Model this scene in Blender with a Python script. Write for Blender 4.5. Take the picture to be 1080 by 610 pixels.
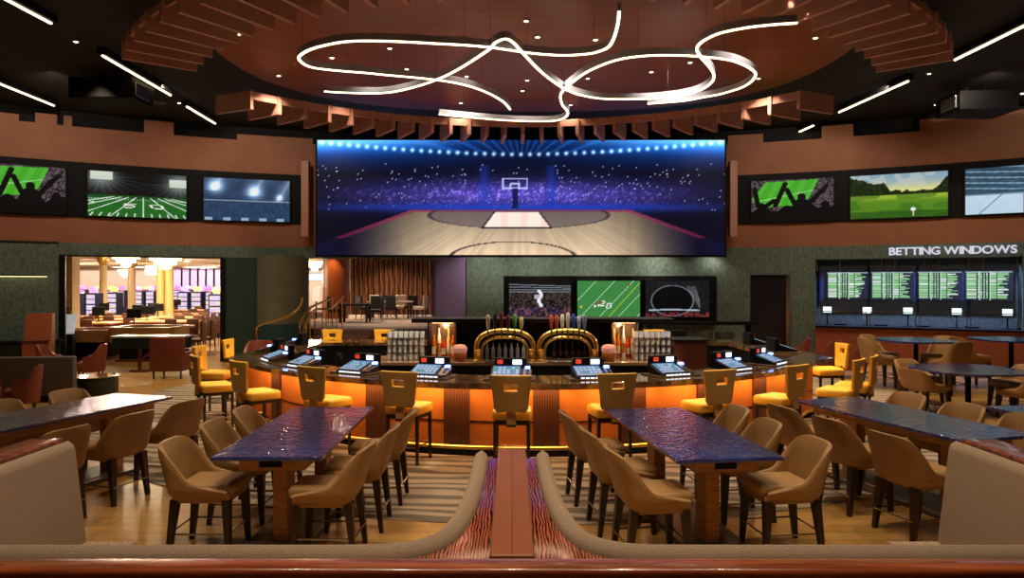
import bpy, bmesh, math, random
import numpy as np
from mathutils import Vector, Matrix
random.seed(7); rng = np.random.default_rng(7)
for o in list(bpy.data.objects): bpy.data.objects.remove(o, do_unlink=True)
C = bpy.context.scene.collection
PI = math.pi
# ------------------------------------------------------------------ camera, world, exposure
F = 720.0; CX = 540.0; HY = 300.0; CAMZ = 2.4
cd = bpy.data.cameras.new('camera'); cam = bpy.data.objects.new('camera', cd); C.objects.link(cam)
cam.location = (0, 0, CAMZ); cam.rotation_euler = (PI/2, 0, 0)
cd.sensor_width = 36; cd.lens = 36*F/1080; cd.shift_y = -(305-HY)/1080; cd.clip_end = 200
bpy.context.scene.camera = cam
w = bpy.data.worlds.new('world'); bpy.context.scene.world = w; w.use_nodes = True
w.node_tree.nodes['Background'].inputs[0].default_value = (.9, .8, .75, 1)
w.node_tree.nodes['Background'].inputs[1].default_value = 0.06
vs = bpy.context.scene.view_settings
vs.view_transform = 'Standard'; vs.look = 'None'; vs.exposure = 0.0; vs.gamma = 1; vs.use_curve_mapping = False

def lamp(kind, loc, power, col=(1, .75, .5), size=.1, rot=(0, 0, 0), spot=None, blend=.5, sy=None):
    d = bpy.data.lights.new('lamp_light', kind); d.energy = power; d.color = col
    if kind == 'AREA':
        d.size = size
        if sy: d.shape = 'RECTANGLE'; d.size_y = sy
    else: d.shadow_soft_size = size
    if spot: d.spot_size = spot; d.spot_blend = blend
    o = bpy.data.objects.new('lamp_light', d); C.objects.link(o); o.location = loc; o.rotation_euler = rot
    return o
WARM = (1, .78, .54); 
# ceiling downlights of the room (fixtures are built further down at the same spots)
DOWN = [(251,35),(294,79),(350,60),(411,50),(429,72),(490,40),(555,21),(567,38),(628,41),(492,80),(556,84),(551,95),
        (486,108),(364,93),(602,110),(620,82),(705,53),(687,75),(728,65),(800,82),(787,9),(860,39)]
def P(px, py, z):                    # point of the place seen at a picture position, on the level z
    d = F*(CAMZ-z)/(py-HY)
    return Vector(((px-CX)*d/F, d, z))
DISC_Z = 7.2
for i, (px, py) in enumerate(DOWN):
    p = P(px, py, DISC_Z)
    lamp('SPOT', (p.x, p.y, DISC_Z-.06), 380 if p.y < 16 else 90, WARM, .06, spot=1.9, blend=.9)
# downlights over the tables, and unseen spots added to brighten the front booths
for x, y in [(-5.2,7.6),(-2.1,7),(1.8,7),(4.6,7.6),(0,4.6),(-2.9,4.6),(2.9,4.6),(-1.5,3.6),(1.5,3.6),(6.4,7.5)]:
    lamp('SPOT', (x, y-.6, 7.3), 430, WARM, .06, spot=1.3, blend=.9)
for x, y in [(-12.5,16.2),(-9.6,15.6),(-8.9,18.4),(-13.5,12.5),(8.3,12.3),(9.3,15.2),(11.6,15.6),(8.3,18.6),(-6.5,18.5)]:
    lamp('SPOT', (x, y, 7.3), 360, (1,.76,.5), .06, spot=1.5, blend=.9)
# spots aimed at the bar stools
def spot_at(src, dst, power, col, ang, size=.05):
    v = Vector(dst)-Vector(src)
    o = lamp('SPOT', src, power, col, size, spot=ang, blend=.5); o.rotation_euler = v.to_track_quat('-Z', 'Y').to_euler(); return o

# added spots without fixtures that brighten the curved wall, beer towers and glasses
for k in range(-6, 7):
    if abs(k) < 3: continue
    a = k*.105; s_ = (.3+22.0*math.sin(a), -3.1+22.0*math.cos(a), 7.35); spot_at(s_, (.3+26*math.sin(a), -3.1+26*math.cos(a), 3.6), 45 if abs(k) < 3 else 165, (1,.82,.66), 2.1)
for x, y, pw in ((-1.6,12.6,800),(.4,12.5,900),(2.4,12.7,800),(-2.3,12.6,800),(3.0,12.7,800),(-3.6,10.6,300),(-1.5,9.5,300),(.5,9.2,300),(2.6,9.6,300),(4.6,11,300),(-4.8,13,300),(5.4,13.6,300)):
    spot_at((x+.2, y-3.2, 7.1), (x, y, 1.1), pw, (1,.84,.62), .30)
for x in (-.9, .8, 2.6, 4.6, 6.4): spot_at((x, 21.78, 3.2), (x, 22.9, 1.9), 12 if x > 6 else 45, (1,.9,.78), 2.6)  # added unseen spots under the giant screen, brightening the green wall
# ------------------------------------------------------------------ helpers
def srgb(c):
    f = lambda v: v/12.92 if v <= .04045 else ((v+.055)/1.055)**2.4
    if isinstance(c, str): c = [int(c[i:i+2], 16)/255 for i in (0, 2, 4)]
    return tuple(f(v) for v in c)+(1,)
MATS = {}
def mat(name, col, rough=.5, metal=0, emit=0, bump=0, bscale=20, var=0, vscale=5, stretch=(1,1,1), ior=None, coat=0, col2=None, trans=0, wave=None, alpha=1):
    if name in MATS: return MATS[name]
    m = bpy.data.materials.new(name); m.use_nodes = True; nt = m.node_tree; N = nt.nodes; L = nt.links
    b = N['Principled BSDF']; c = srgb(col)
    b.inputs['Base Color'].default_value = c; b.inputs['Roughness'].default_value = rough; b.inputs['Metallic'].default_value = metal
    if ior: b.inputs['IOR'].default_value = ior
    b.inputs['Coat Weight'].default_value = coat; b.inputs['Coat Roughness'].default_value = .08
    b.inputs['Transmission Weight'].default_value = trans
    if alpha < 1: b.inputs['Alpha'].default_value = alpha
    if emit: b.inputs['Emission Color'].default_value = c; b.inputs['Emission Strength'].default_value = emit
    if bump or var or wave:
        tc = N.new('ShaderNodeTexCoord'); mp = N.new('ShaderNodeMapping'); mp.inputs['Scale'].default_value = stretch
        L.new(tc.outputs['Object'], mp.inputs['Vector'])
    if var or wave:
        c2 = srgb(col2) if col2 else tuple(v*(1-var) for v in c[:3])+(1,)
        if wave:
            t = N.new('ShaderNodeTexWave'); t.bands_direction = wave[0]; t.inputs['Scale'].default_value = wave[1]; t.inputs['Distortion'].default_value = wave[2]
            t.inputs['Detail'].default_value = 2; out = t.outputs['Fac']
        else:
            t = N.new('ShaderNodeTexNoise'); t.inputs['Scale'].default_value = vscale; t.inputs['Detail'].default_value = 4; out = t.outputs['Fac']
        L.new(mp.outputs[0], t.inputs['Vector'])
        r = N.new('ShaderNodeValToRGB'); r.color_ramp.elements[0].position = .35; r.color_ramp.elements[1].position = .65
        r.color_ramp.elements[0].color = c2; r.color_ramp.elements[1].color = c
        L.new(out, r.inputs[0]); L.new(r.outputs[0], b.inputs['Base Color'])
    if bump:
        t = N.new('ShaderNodeTexNoise'); t.inputs['Scale'].default_value = bscale; t.inputs['Detail'].default_value = 3
        L.new(mp.outputs[0], t.inputs['Vector'])
        bp = N.new('ShaderNodeBump'); bp.inputs['Strength'].default_value = bump; bp.inputs['Distance'].default_value = .02
        L.new(t.outputs['Fac'], bp.inputs['Height']); L.new(bp.outputs[0], b.inputs['Normal'])
    MATS[name] = m; return m

class MB:
    def __init__(s): s.bm = bmesh.new(); s.mi = 0
    def _new(s, f):
        if f is not None: f.material_index = s.mi
    def poly(s, pts, faces):
        vs = [s.bm.verts.new(p) for p in pts]
        for f in faces:
            try: s._new(s.bm.faces.new([vs[i] for i in f]))
            except ValueError: pass
        return vs
    def box(s, x0, x1, y0, y1, z0, z1, bev=0, rz=0, c=None, taper=0):
        t = taper
        pts = [(x0+t,y0+t,z0),(x1-t,y0+t,z0),(x1-t,y1-t,z0),(x0+t,y1-t,z0),(x0,y0,z1),(x1,y0,z1),(x1,y1,z1),(x0,y1,z1)]
        fs = [(3,2,1,0),(4,5,6,7),(0,1,5,4),(1,2,6,5),(2,3,7,6),(3,0,4,7)]
        if bev:
            b = bmesh.new(); v = [b.verts.new(p) for p in pts]
            for f in fs: b.faces.new([v[i] for i in f])
            bmesh.ops.bevel(b, geom=b.edges[:], offset=bev, segments=3, affect='EDGES', profile=.5)
            b.verts.index_update(); pts = [v.co.copy() for v in b.verts]; fs = [[q.index for q in f.verts] for f in b.faces]; b.free()
        if rz:
            c = c or ((x0+x1)/2, (y0+y1)/2); R = Matrix.Rotation(rz, 3, 'Z'); o = Vector((c[0], c[1], 0))
            pts = [R@(Vector(p)-o)+o for p in pts]
        s.poly(pts, fs); return s
    def lathe(s, prof, n=20, c=(0,0), flat=False):
        rings = []
        for r, z in prof:
            rings.append([s.bm.verts.new((c[0]+r*math.cos(2*PI*i/n), c[1]+r*math.sin(2*PI*i/n), z)) for i in range(n)])
        for a, b in zip(rings, rings[1:]):
            for i in range(n): s._new(s.bm.faces.new((a[i], a[(i+1)%n], b[(i+1)%n], b[i])))
        s._new(s.bm.faces.new(rings[0][::-1])); s._new(s.bm.faces.new(rings[-1])); return s
    def bar(s, a, b, r0, r1=None, n=8):
        r1 = r0 if r1 is None else r1; a = Vector(a); b = Vector(b); d = (b-a).normalized()
        u = d.orthogonal().normalized() if abs(d.z) < .9 else Vector((1,0,0)); u = (u-d*u.dot(d)).normalized(); v = d.cross(u)
        if n == 4: u, v = (u+v).normalized(), (v-u).normalized()
        A = [s.bm.verts.new(a+(u*math.cos(2*PI*i/n)+v*math.sin(2*PI*i/n))*r0) for i in range(n)]
        B = [s.bm.verts.new(b+(u*math.cos(2*PI*i/n)+v*math.sin(2*PI*i/n))*r1) for i in range(n)]
        for i in range(n): s._new(s.bm.faces.new((A[i], A[(i+1)%n], B[(i+1)%n], B[i])))
        s._new(s.bm.faces.new(A[::-1])); s._new(s.bm.faces.new(B)); return s
    def tube(s, pts, r, n=8, closed=False):
        pts = [Vector(p) for p in pts]; rings = []; m = len(pts); up = None
        for i, p in enumerate(pts):
            if closed: d = (pts[(i+1)%m]-pts[i-1]).normalized()
            else: d = (pts[min(i+1, m-1)]-pts[max(i-1, 0)]).normalized()
            if up is None: up = d.orthogonal().normalized()
            up = (up-d*up.dot(d)).normalized(); v = d.cross(up)
            rings.append([s.bm.verts.new(p+(up*math.cos(2*PI*k/n)+v*math.sin(2*PI*k/n))*r) for k in range(n)])
        for i in range(m if closed else m-1):
            a, b = rings[i], rings[(i+1)%m]
            for k in range(n): s._new(s.bm.faces.new((a[k], a[(k+1)%n], b[(k+1)%n], b[k])))
        if not closed: s._new(s.bm.faces.new(rings[0][::-1])); s._new(s.bm.faces.new(rings[-1]))
        return s
    def sweep(s, path, prof, closed=False):      # path of (x,y), profile of (offset to the left, z), closed profile
        path = [Vector((p[0], p[1])) for p in path]; m = len(path); rings = []
        for i, p in enumerate(path):
            if closed: d0 = (p-path[i-1]).normalized(); d1 = (path[(i+1)%m]-p).normalized()
            else:
                d0 = (p-path[max(i-1,0)]) if i else (path[1]-p); d1 = (path[i+1]-p) if i < m-1 else d0; d0 = d0.normalized(); d1 = d1.normalized()
            n0 = Vector((-d0.y, d0.x)); n1 = Vector((-d1.y, d1.x)); n = (n0+n1).normalized(); k = 1/max(.5, n.dot(n0))
            rings.append([s.bm.verts.new((p.x+n.x*o*k, p.y+n.y*o*k, z)) for o, z in prof])
        q = len(prof)
        for i in range(m if closed else m-1):
            a, b = rings[i], rings[(i+1)%m]
            for k in range(q): s._new(s.bm.faces.new((a[k], a[(k+1)%q], b[(k+1)%q], b[k])))
        if not closed: s._new(s.bm.faces.new(rings[0][::-1])); s._new(s.bm.faces.new(rings[-1]))
        return s
    def prism(s, pts, z0, z1):
        n = len(pts); v = [s.bm.verts.new((p[0], p[1], z0)) for p in pts]+[s.bm.verts.new((p[0], p[1], z1)) for p in pts]
        s._new(s.bm.faces.new(v[:n][::-1])); s._new(s.bm.faces.new(v[n:]))
        for i in range(n): s._new(s.bm.faces.new((v[i], v[(i+1)%n], v[n+(i+1)%n], v[n+i])))
        return s
    def build(s, name, m, parent=None, smooth=False):
        bmesh.ops.recalc_face_normals(s.bm, faces=s.bm.faces[:])
        me = bpy.data.meshes.new(name); s.bm.to_mesh(me); s.bm.free()
        for x in (m if isinstance(m, (list, tuple)) else [m]): me.materials.append(x)
        if smooth:
            me.polygons.foreach_set('use_smooth', [True]*len(me.polygons))
            me.set_sharp_from_angle(angle=math.radians(42))
        o = bpy.data.objects.new(name, me); C.objects.link(o)
        if parent: o.parent = parent
        return o
def thing(name, label, cat, loc=(0,0,0), rz=0, group=None):
    o = bpy.data.objects.new(name, None); C.objects.link(o); o.location = loc; o.rotation_euler = (0,0,rz); o.empty_display_size = .1
    return tag(o, label, cat, group)
def tag(o, label, cat, group=None):
    o['label'] = label; o['category'] = cat
    if group: o['group'] = group
    return o
def struct(o): o['kind'] = 'structure'; return o
KIDS = {}
def dup(root, loc, rz, label, group=None, scale=None):
    def cp(o, par):
        c = o.copy(); C.objects.link(c)
        if par: c.parent = par
        for ch in KIDS[o.name] if o.name in KIDS else [k for k in C.objects if k.parent == o]: cp(ch, c)
        return c
    def fill(o):
        KIDS[o.name] = [k for k in C.objects if k.parent == o]
        for k in KIDS[o.name]: fill(k)
    if root.name not in KIDS: fill(root)
    r = cp(root, None); r.location = loc; r.rotation_euler = (0,0,rz); r['label'] = label
    if scale: r.scale = scale
    if group: r['group'] = group
    elif 'group' in r: del r['group']
    return r
class Pool:                                   # first placing moves the prototype itself, later ones copy it
    def __init__(s, proto): s.p = proto; s.used = False
    def put(s, loc, rz, label, group=None, scale=None):
        if not s.used:
            s.used = True; o = s.p; o.location = loc; o.rotation_euler = (0,0,rz); o['label'] = label
            if group: o['group'] = group
            if scale: o.scale = scale
            return o
        return dup(s.p, loc, rz, label, group, scale or (1,1,1))
def smoothpath(pts, k=6):
    out = []; n = len(pts)
    for i in range(n-1):
        p0, p1, p2, p3 = [np.array(pts[j], float) for j in (max(i-1,0), i, i+1, min(i+2, n-1))]
        for j in range(k):
            t = j/k; out.append(tuple(.5*((2*p1)+(-p0+p2)*t+(2*p0-5*p1+4*p2-p3)*t*t+(-p0+3*p1-3*p2+p3)*t**3)))
    out.append(tuple(pts[-1])); return out

# ------------------------------------------------------------------ picture content of the screens (drawn per point on a fine mesh)
def lin(a): a = np.clip(a, 0, 1); return np.where(a <= .04045, a/12.92, ((a+.055)/1.055)**2.4)
def noise(h, w, ch, cw, seed=0):
    r = np.random.default_rng(seed).random((ch+1, cw+1)); y = np.linspace(0, ch-1e-6, h); x = np.linspace(0, cw-1e-6, w)
    yi = y.astype(int); xi = x.astype(int); fy = (y-yi)[:,None]; fx = (x-xi)[None]
    fy = fy*fy*(3-2*fy); fx = fx*fx*(3-2*fx)
    return (r[yi][:,xi]*(1-fx)+r[yi][:,xi+1]*fx)*(1-fy)+(r[yi+1][:,xi]*(1-fx)+r[yi+1][:,xi+1]*fx)*fy
def grid(h, w): v, u = np.mgrid[0:h, 0:w]; return u/(w-1), v/(h-1)         # v = 0 at the top
def line(u, v, a, b, wd, asp):
    ax, ay = a; bx, by = b; dx, dy = (bx-ax)*asp, by-ay; px, py = (u-ax)*asp, v-ay
    t = np.clip((px*dx+py*dy)/(dx*dx+dy*dy), 0, 1); return np.hypot(px-t*dx, py-t*dy) < wd
def pip(u, v, pts):
    c = np.zeros(u.shape, bool); n = len(pts)
    for i in range(n):
        (x0, y0), (x1, y1) = pts[i], pts[(i+1)%n]
        if y0 == y1: continue
        k = ((y0 > v) != (y1 > v)) & (u < (x1-x0)*(v-y0)/(y1-y0)+x0); c ^= k
    return c
def mix(img, m, col): m = np.asarray(m, float); 
def put(img, m, col, a=1.0):
    m = (np.asarray(m, float)*a)[..., None]; img[:] = img*(1-m)+np.array(col)*m
def glow(img, u, v, c, s, col, asp, sy=1):
    g = np.exp(-(((u-c[0])*asp)**2+((v-c[1])*sy)**2)/(s*s)); img += g[..., None]*np.array(col)
def im_basket():
    h, w = 126, 430; u, v = grid(h, w); img = np.zeros((h, w, 3)); asp = 3.5; a = abs(u-.5)
    img += np.array((.03,.03,.10))
    put(img, np.clip(1-v/.30, 0, 1)**1.2*np.clip(.25+1.5*a, 0, 1), (.05,.40,.95), .95)
    img += (np.exp(-(v/.09)**2)*np.clip(a*2.6-.35, 0, 1)*.75)[...,None]*np.array((.45,.8,1.0))
    rays = np.clip(np.sin(np.arctan2((u-.5)*3, .26-v)*34), 0, 1)*(v < .12)*(a < .3); put(img, rays, (.2,.55,1), .3)
    put(img, np.exp(-((v-.0)/.035)**2)*(a*2)**2, (.6,.9,1), 1)
    yl = .125-.11*(a*2)**1.7
    for k in range(45):
        c = (k+.5)/45; yy = .125-.11*(abs(c-.5)*2)**1.7; glow(img, u, v, (c, yy), .016, (.75,.9,1), asp); 
    crowd = noise(h, w, 60, 200, 1)*noise(h, w, 100, 260, 2); n3 = noise(h, w, 6, 20, 3)
    band = np.exp(-((v-.48)/.12)**2)*np.clip(1.35-a*2.6, 0, 1)
    img += (band*(.35+.9*crowd))[...,None]*np.array((.38,.28,.62))
    put(img, band*(crowd > .5), (.8,.6,.8), .35)
    for x0 in (.41,.575): put(img, np.exp(-((u-x0-(v-.5)*.0)/.012)**2)*(v > .22)*(v < .6), (.08,.15,.45), .75)
    img += (np.exp(-((v-.47)/.13)**2)*np.clip(1.1-a*1.9, 0, 1)*.30)[...,None]*np.array((.25,.3,.85)); sp = (np.random.default_rng(5).random((h, w)) > .992)*(v > .2)*(v < .62); put(img, sp, (.75,.8,1), .9)
    put(img, np.exp(-((v-.585)/.035)**2)*np.clip(1.4-a*2.2, 0, 1), (.12,.25,.75), .8)
    # court
    t = np.clip((v-.61)/.39, 0, 1); half = .27+.30*t; court = (v > .61)*(a < half)
    vx = (u-.5)/(.25+.55*t)
    pl = .94+.035*np.sin(vx*130+3*np.sin(vx*40))+.06*(noise(h, w, 3, 90, 6)-.5)
    fade = np.clip(1.2-((a*2.0)**2.0)*1.5, .05, 1)*(.62+.38*t)
    cc = np.stack([.96*pl*fade, .84*pl*fade, .68*pl*fade*1.02], -1); put(img, court*1., (0,0,0)); img += court[...,None]*cc*.98
    put(img, court*np.clip((a-.28)*4, 0, 1), (.05,.05,.25), .75)
    red = (abs(a-half+.01) < .012)*(v > .61)*(v < .85)+(v > .605)*(v < .628)*(a < .27); put(img, red, (.55,.12,.3), .55*1)
    e = ((u-.495)/.22)**2+((v-.655)/.115)**2; put(img, (e < 1)*court, (.3,.26,.3), .55); put(img, (abs(e-1) < .05)*court, (.12,.1,.15), .6)
    key = pip(u, v, [(.435,.625),(.545,.625),(.575,.765),(.405,.765)]); put(img, key, (.98,.93,.88), .9); put(img, key*(((u*60)%3) < 1), (.95,.7,.65), .35)
    for p, q in [((.435,.625),(.405,.765)),((.545,.625),(.575,.765)),((.405,.765),(.575,.765))]: put(img, line(u, v, p, q, .008, asp), (.12,.08,.15), .8)
    e = ((u-.48)/.155)**2+((v-1.03)/.145)**2; put(img, (abs(e-1) < .07)*(v > .8), (.15,.12,.15), .75)
    for p, q in [((.455,.335),(.515,.335)),((.455,.335),(.455,.42)),((.515,.335),(.515,.42)),((.455,.42),(.515,.42)),((.475,.38),(.495,.38)),((.475,.38),(.475,.42)),((.495,.38),(.495,.42))]:
        put(img, line(u, v, p, q, .007, asp), (.75,.8,1), .8)
    put(img, (abs(u-.487) < .007)*(v > .42)*(v < .6), (.05,.08,.25), .9)
    return img
DIG = {'5': ['11111','10000','11110','00001','00001','10001','01110'], '0': ['01110','10001','10001','10001','10001','10001','01110'], '2': ['01110','10001','00001','00110','01000','10000','11111']}
def digit(u, v, d, x0, x1, y0, y1, shear=0):
    uu = (u-x0-(v-y0)*shear)/(x1-x0); vv = (v-y0)/(y1-y0); ok = (uu >= 0)&(uu < 1)&(vv >= 0)&(vv < 1); m = np.zeros(u.shape)
    b = np.array([[int(c) for c in r] for r in DIG[d]]); m[ok] = b[(vv[ok]*7).astype(int), (uu[ok]*5).astype(int)]; return m
def im_field():
    h, w = 90, 160; u, v = grid(h, w); asp = 1.8; img = np.zeros((h, w, 3))+.02
    for c in ((.13,.1),(.93,.2)):
        glow(img, u, v, c, .28, (.5,.55,.55), asp); put(img, (abs(u-c[0]) < .11)*(abs(v-c[1]) < .09), (.95,.97,.9), .85)
        r = np.sin(np.arctan2(u-c[0], v-c[1])*26)*.5+.5; put(img, r*np.exp(-np.hypot(u-c[0], v-c[1])/.22)*(v > c[1]), (.7,.75,.7), .5)
    put(img, v > .52, (.10,.36,.10)); t = np.clip((v-.52)/.48, .01, 1)
    put(img, (v > .52)*noise(h, w, 60, 90, 3), (.25,.6,.2), .5); put(img, (v > .52)*(v < .6), (.05,.2,.06), .5)
    for k in (-4,-3,-2,-1,0,1,2,3,4): put(img, line(u, v, (.55+k*.07, .55), (.55+k*.42, 1.15), .009+.0*k, asp)*(v > .56), (.95,1,.95), .9)
    for k in range(-30, 30):
        put(img, line(u, v, (.55+k*.084, .93), (.55+k*.088, .99), .012, asp), (1,1,1), .9); put(img, line(u, v, (.55+k*.03, .6), (.55+k*.031, .62), .008, asp), (1,1,1), .6)
    put(img, digit(u, v, '5', .36, .48, .7, .8, -.2), (1,1,.95)); put(img, digit(u, v, '0', .60, .74, .7, .8, .4), (1,1,.95)); put(img, digit(u, v, '0', .0, .08, .68, .76, -1), (1,1,.95))
    return img
def im_night():
    h, w = 80, 140; u, v = grid(h, w); asp = 1.75; img = np.zeros((h, w, 3))+np.array((.22,.32,.45)); put(img, v, (.12,.2,.34), .8)
    put(img, noise(h, w, 5, 9, 4), (.12,.18,.28), .6)
    for c, s in (((.13,.2),.16),((.58,.3),.16),((.88,.42),.07)):
        glow(img, u, v, c, s, (.6,.7,.8), asp); glow(img, u, v, c, s*.35, (.8,.8,.8), asp)
        img += (np.exp(-(abs((u-c[0])-(c[1]-v)*.3)/.05))*(v < c[1]+.1)*.35)[...,None]
    put(img, (abs(v-.53) < .012)*(np.sin(u*220) > 0), (.9,.95,1), .8); put(img, v > .55, (.13,.22,.36), .8)
    put(img, (v > .55)*noise(h, w, 20, 50, 6), (.3,.42,.55), .4); put(img, (v > .93)*(np.sin(u*30) > .3), (.8,.9,.95), .7)
    return img
def im_fans(seed, fl=False):
    h, w = 80, 130; u, v = grid(h, w); asp = 1.6; img = np.zeros((h, w, 3))
    uu = u
    put(img, v < .75, (.12,.1,.12)); put(img, (v < .75)*(noise(h, w, 50, 80, seed) > .5), (.6,.5,.55), .6)
    put(img, pip(u, v, [(0,.45),(.18,.05),(.82,.02),(.74,.35),(.66,.62),(.1,.66)]), (.28,.68,.16)); put(img, pip(u, v, [(0,.45),(.18,.05),(.82,.02),(.74,.35),(.66,.62),(.1,.66)])*(np.sin((u+v*.3)*40) > 0), (.38,.78,.25), .5)
    put(img, line(u, v, (.1,.5), (.75,.28), .008, asp), (.9,1,.9), .6)
    sil = (v > .70+.08*np.sin(u*21+seed)); 
    for cx, cy in ((.12,.62),(.62,.42),(.9,.62)):
        sil = sil | (np.hypot((u-cx)*asp, (v-cy)*1.1) < .085) | (np.hypot((u-cx)*asp, (v-cy-.32)*.7) < .2)
    for p, q in (((.04,.2),(.08,.6)),((.3,.62),(.42,.1)),((.55,.65),(.44,.24)),((.7,.62),(.92,.18)),((.12,.7),(.28,.5))): sil = sil | line(u, v, p, q, .05, asp)
    put(img, sil, (.015,.015,.015)); return img
def im_golf():
    h, w = 90, 160; u, v = grid(h, w); asp = 1.75; img = np.zeros((h, w, 3))
    put(img, v < .5, (.55,.68,.78)); put(img, np.exp(-((v-.42)/.2)**2)*(v < .5), (.98,.93,.55), .9); put(img, (noise(h, w, 6, 12, 4) > .6)*(v < .3), (.85,.85,.8), .5)
    top = np.interp(u, [0,.1,.25,.35,.42,.5,.55,.6,.68,.75,.85,.92,1], [.05,.1,.22,.18,.38,.35,.42,.38,.42,.38,.4,.3,.1])+.05*(noise(h, w, 1, 50, 2)-.5)
    put(img, (v > top)*(v < .5), (.07,.12,.03)); put(img, (v > top)*(v < .5)*(noise(h, w, 30, 50, 8) > .6), (.2,.28,.08), .8)
    put(img, v >= .48, (.36,.55,.12)); put(img, (v >= .48)*np.exp(-((v-.52)/.07)**2), (.72,.78,.25), .8); put(img, (v > .48)*(noise(h, w, 8, 5, 5) > .5), (.2,.42,.1), .5)
    put(img, v > .85, (.12,.3,.07), .6); put(img, (abs(u-.655) < .006)*(v > .82)*(v < .97), (.9,.85,.7)); put(img, np.hypot((u-.655)*asp, v-.82) < .045, (.97,.97,.95)); return img
def im_ice():
    h, w = 90, 150; u, v = grid(h, w); asp = 1.7; img = np.zeros((h, w, 3))+np.array((.25,.38,.48)); put(img, noise(h, w, 30, 10, 3), (.08,.14,.2), .6)
    put(img, (abs(np.sin((v-u*.12)*26)) > .93)*(v < .5), (.7,.85,.95), .6); put(img, v > .56, (.82,.92,.98)); put(img, (abs(v-.56) < .03), (.2,.3,.4), .7)
    put(img, line(u, v, (.4,.58), (.15,1), .012, asp), (.3,.35,.5), .7); put(img, line(u, v, (.62,.58), (.62,1), .01, asp), (.6,.2,.35), .7); put(img, (v > .56)*noise(h, w, 12, 12, 4), (.6,.75,.85), .3); return img
def im_arena():
    h, w = 70, 110; u, v = grid(h, w); img = np.zeros((h, w, 3))+.05; put(img, noise(h, w, 40, 60, 3) > .52, (.45,.35,.35), .6); put(img, v < .3, (.03,.03,.04), .8)
    for k in range(4): put(img, line(u, v, (.0, .1+k*.07), (1, .15+k*.05), .007, 1.7), (.8,.85,.9), .7)
    put(img, (abs(u-.5-.02*np.sin(v*20)) < .03)*(v > .25)*(v < .75), (.92,.92,.95)); put(img, (abs(u-.47) < .06)*(v > .38)*(v < .5), (.8,.8,.85), .8); put(img, (v > .72)*(noise(h, w, 8, 30, 4) > .55), (.12,.12,.3), .7); put(img, (v > .75)*(noise(h, w, 12, 40, 5) > .6), (.6,.35,.35), .6); return img
def im_turf():
    h, w = 80, 120; u, v = grid(h, w); img = np.zeros((h, w, 3))+np.array((.22,.5,.25)); put(img, noise(h, w, 30, 30, 2), (.28,.55,.28), .5)
    for k in range(-2, 5): put(img, line(u, v, (k*.3+.05, 1), (k*.3+.6, 0), .008, 1.8), (.85,.95,.8), .8)
    put(img, line(u, v, (.5,1), (1.0,.05), .01, 1.8), (.8,.85,.2), .8)
    put(img, digit(u, v, '2', .38, .45, .55, .7, -.1), (1,1,1)); put(img, digit(u, v, '0', .47, .55, .62, .77, -.1), (1,1,1))
    for c, cl in (((.3,.62),(.6,.15,.2)),((.34,.68),(.9,.9,.9)),((.37,.58),(.6,.15,.2)),((.82,.1),(.6,.15,.2)),((.06,.72),(.8,.7,.2)),((.28,.7),(.9,.9,.9))): put(img, np.hypot((u-c[0])*1.8, v-c[1]) < .035, cl)
    return img
def im_bowl():
    h, w = 70, 110; u, v = grid(h, w); img = np.zeros((h, w, 3))+.03; put(img, noise(h, w, 30, 50, 6), (.2,.2,.24), .6)
    e = ((u-.42)/.33)**2+((v-.55)/.42)**2; put(img, e < 1, (.02,.02,.03)); put(img, abs(e-1) < .06, (.55,.6,.65), .7)
    put(img, (abs(v-.8-.1*(u-.4)**2) < .02)*(u > .05)*(u < .85), (.8,.85,.9), .8)
    for k in range(5): put(img, line(u, v, (.65+k*.03,.15), (.85,.75-k*.05), .007, 1.7), (.7,.72,.75), .6)
    put(img, (v > .88)*(noise(h, w, 8, 40, 2) > .5), (.6,.2,.2), .7); return img
def im_odds(seed):
    h, w = 60, 100; u, v = grid(h, w); img = np.zeros((h, w, 3))+np.array((.02,.04,.06)); r = np.random.default_rng(seed)
    for i in range(22):
        y = .05+i*.042
        for x0, x1 in ((.03,.24),(.27,.30),(.33,.36),(.39,.42),(.45,.48),(.54,.66),(.68,.70+r.random()*.24)):
            put(img, (abs(v-y) < .013)*(u > x0)*(u < x1), (.6,.85,.55) if r.random() < .75 else (.9,.95,.9), .95)
    put(img, (abs(u-.31) < .008)|(abs(u-.53) < .008), (.75,.9,.75), .9); put(img, v < .04, (.8,.9,.95), .6); return img
def im_slot(seed):
    h, w = 24, 16; r = np.random.default_rng(seed); u, v = grid(h, w); img = np.zeros((h, w, 3))+np.array((.75,.8,.95)); put(img, noise(h, w, 6, 5, seed), (.85,.5,.8), .6)
    put(img, noise(h, w, 8, 5, seed+9) > .6, (.95,.85,.5), .7); put(img, abs(v-.5) < .05, (.1,.1,.2), .9); return img
def im_game(seed):
    h, w = 30, 44; u, v = grid(h, w); img = np.zeros((h, w, 3))+np.array((.45,.6,.85)); r = np.random.default_rng(seed)
    put(img, v, (.2,.35,.75), .5)
    for i in range(6):
        for j in range(3): put(img, (abs(u-.1-i*.16) < .055)*(abs(v-.2-j*.24) < .08), (.85,.95,.95) if r.random() < .7 else (.3,.75,.5), .85)
    put(img, v > .85, (.95,.95,.9), .6); return img
SCRMAT = None
def screen_mat():
    global SCRMAT
    if SCRMAT: return SCRMAT
    m = bpy.data.materials.new('lit_display'); m.use_nodes = True; N = m.node_tree.nodes; L = m.node_tree.links; b = N['Principled BSDF']
    a = N.new('ShaderNodeVertexColor'); a.layer_name = 'picture'; b.inputs['Base Color'].default_value = (.01,.01,.012,1); b.inputs['Roughness'].default_value = .4; b.inputs['Specular IOR Level'].default_value = .08
    L.new(a.outputs['Color'], b.inputs['Emission Color']); b.inputs['Emission Strength'].default_value = 1; SCRMAT = m; return m
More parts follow.
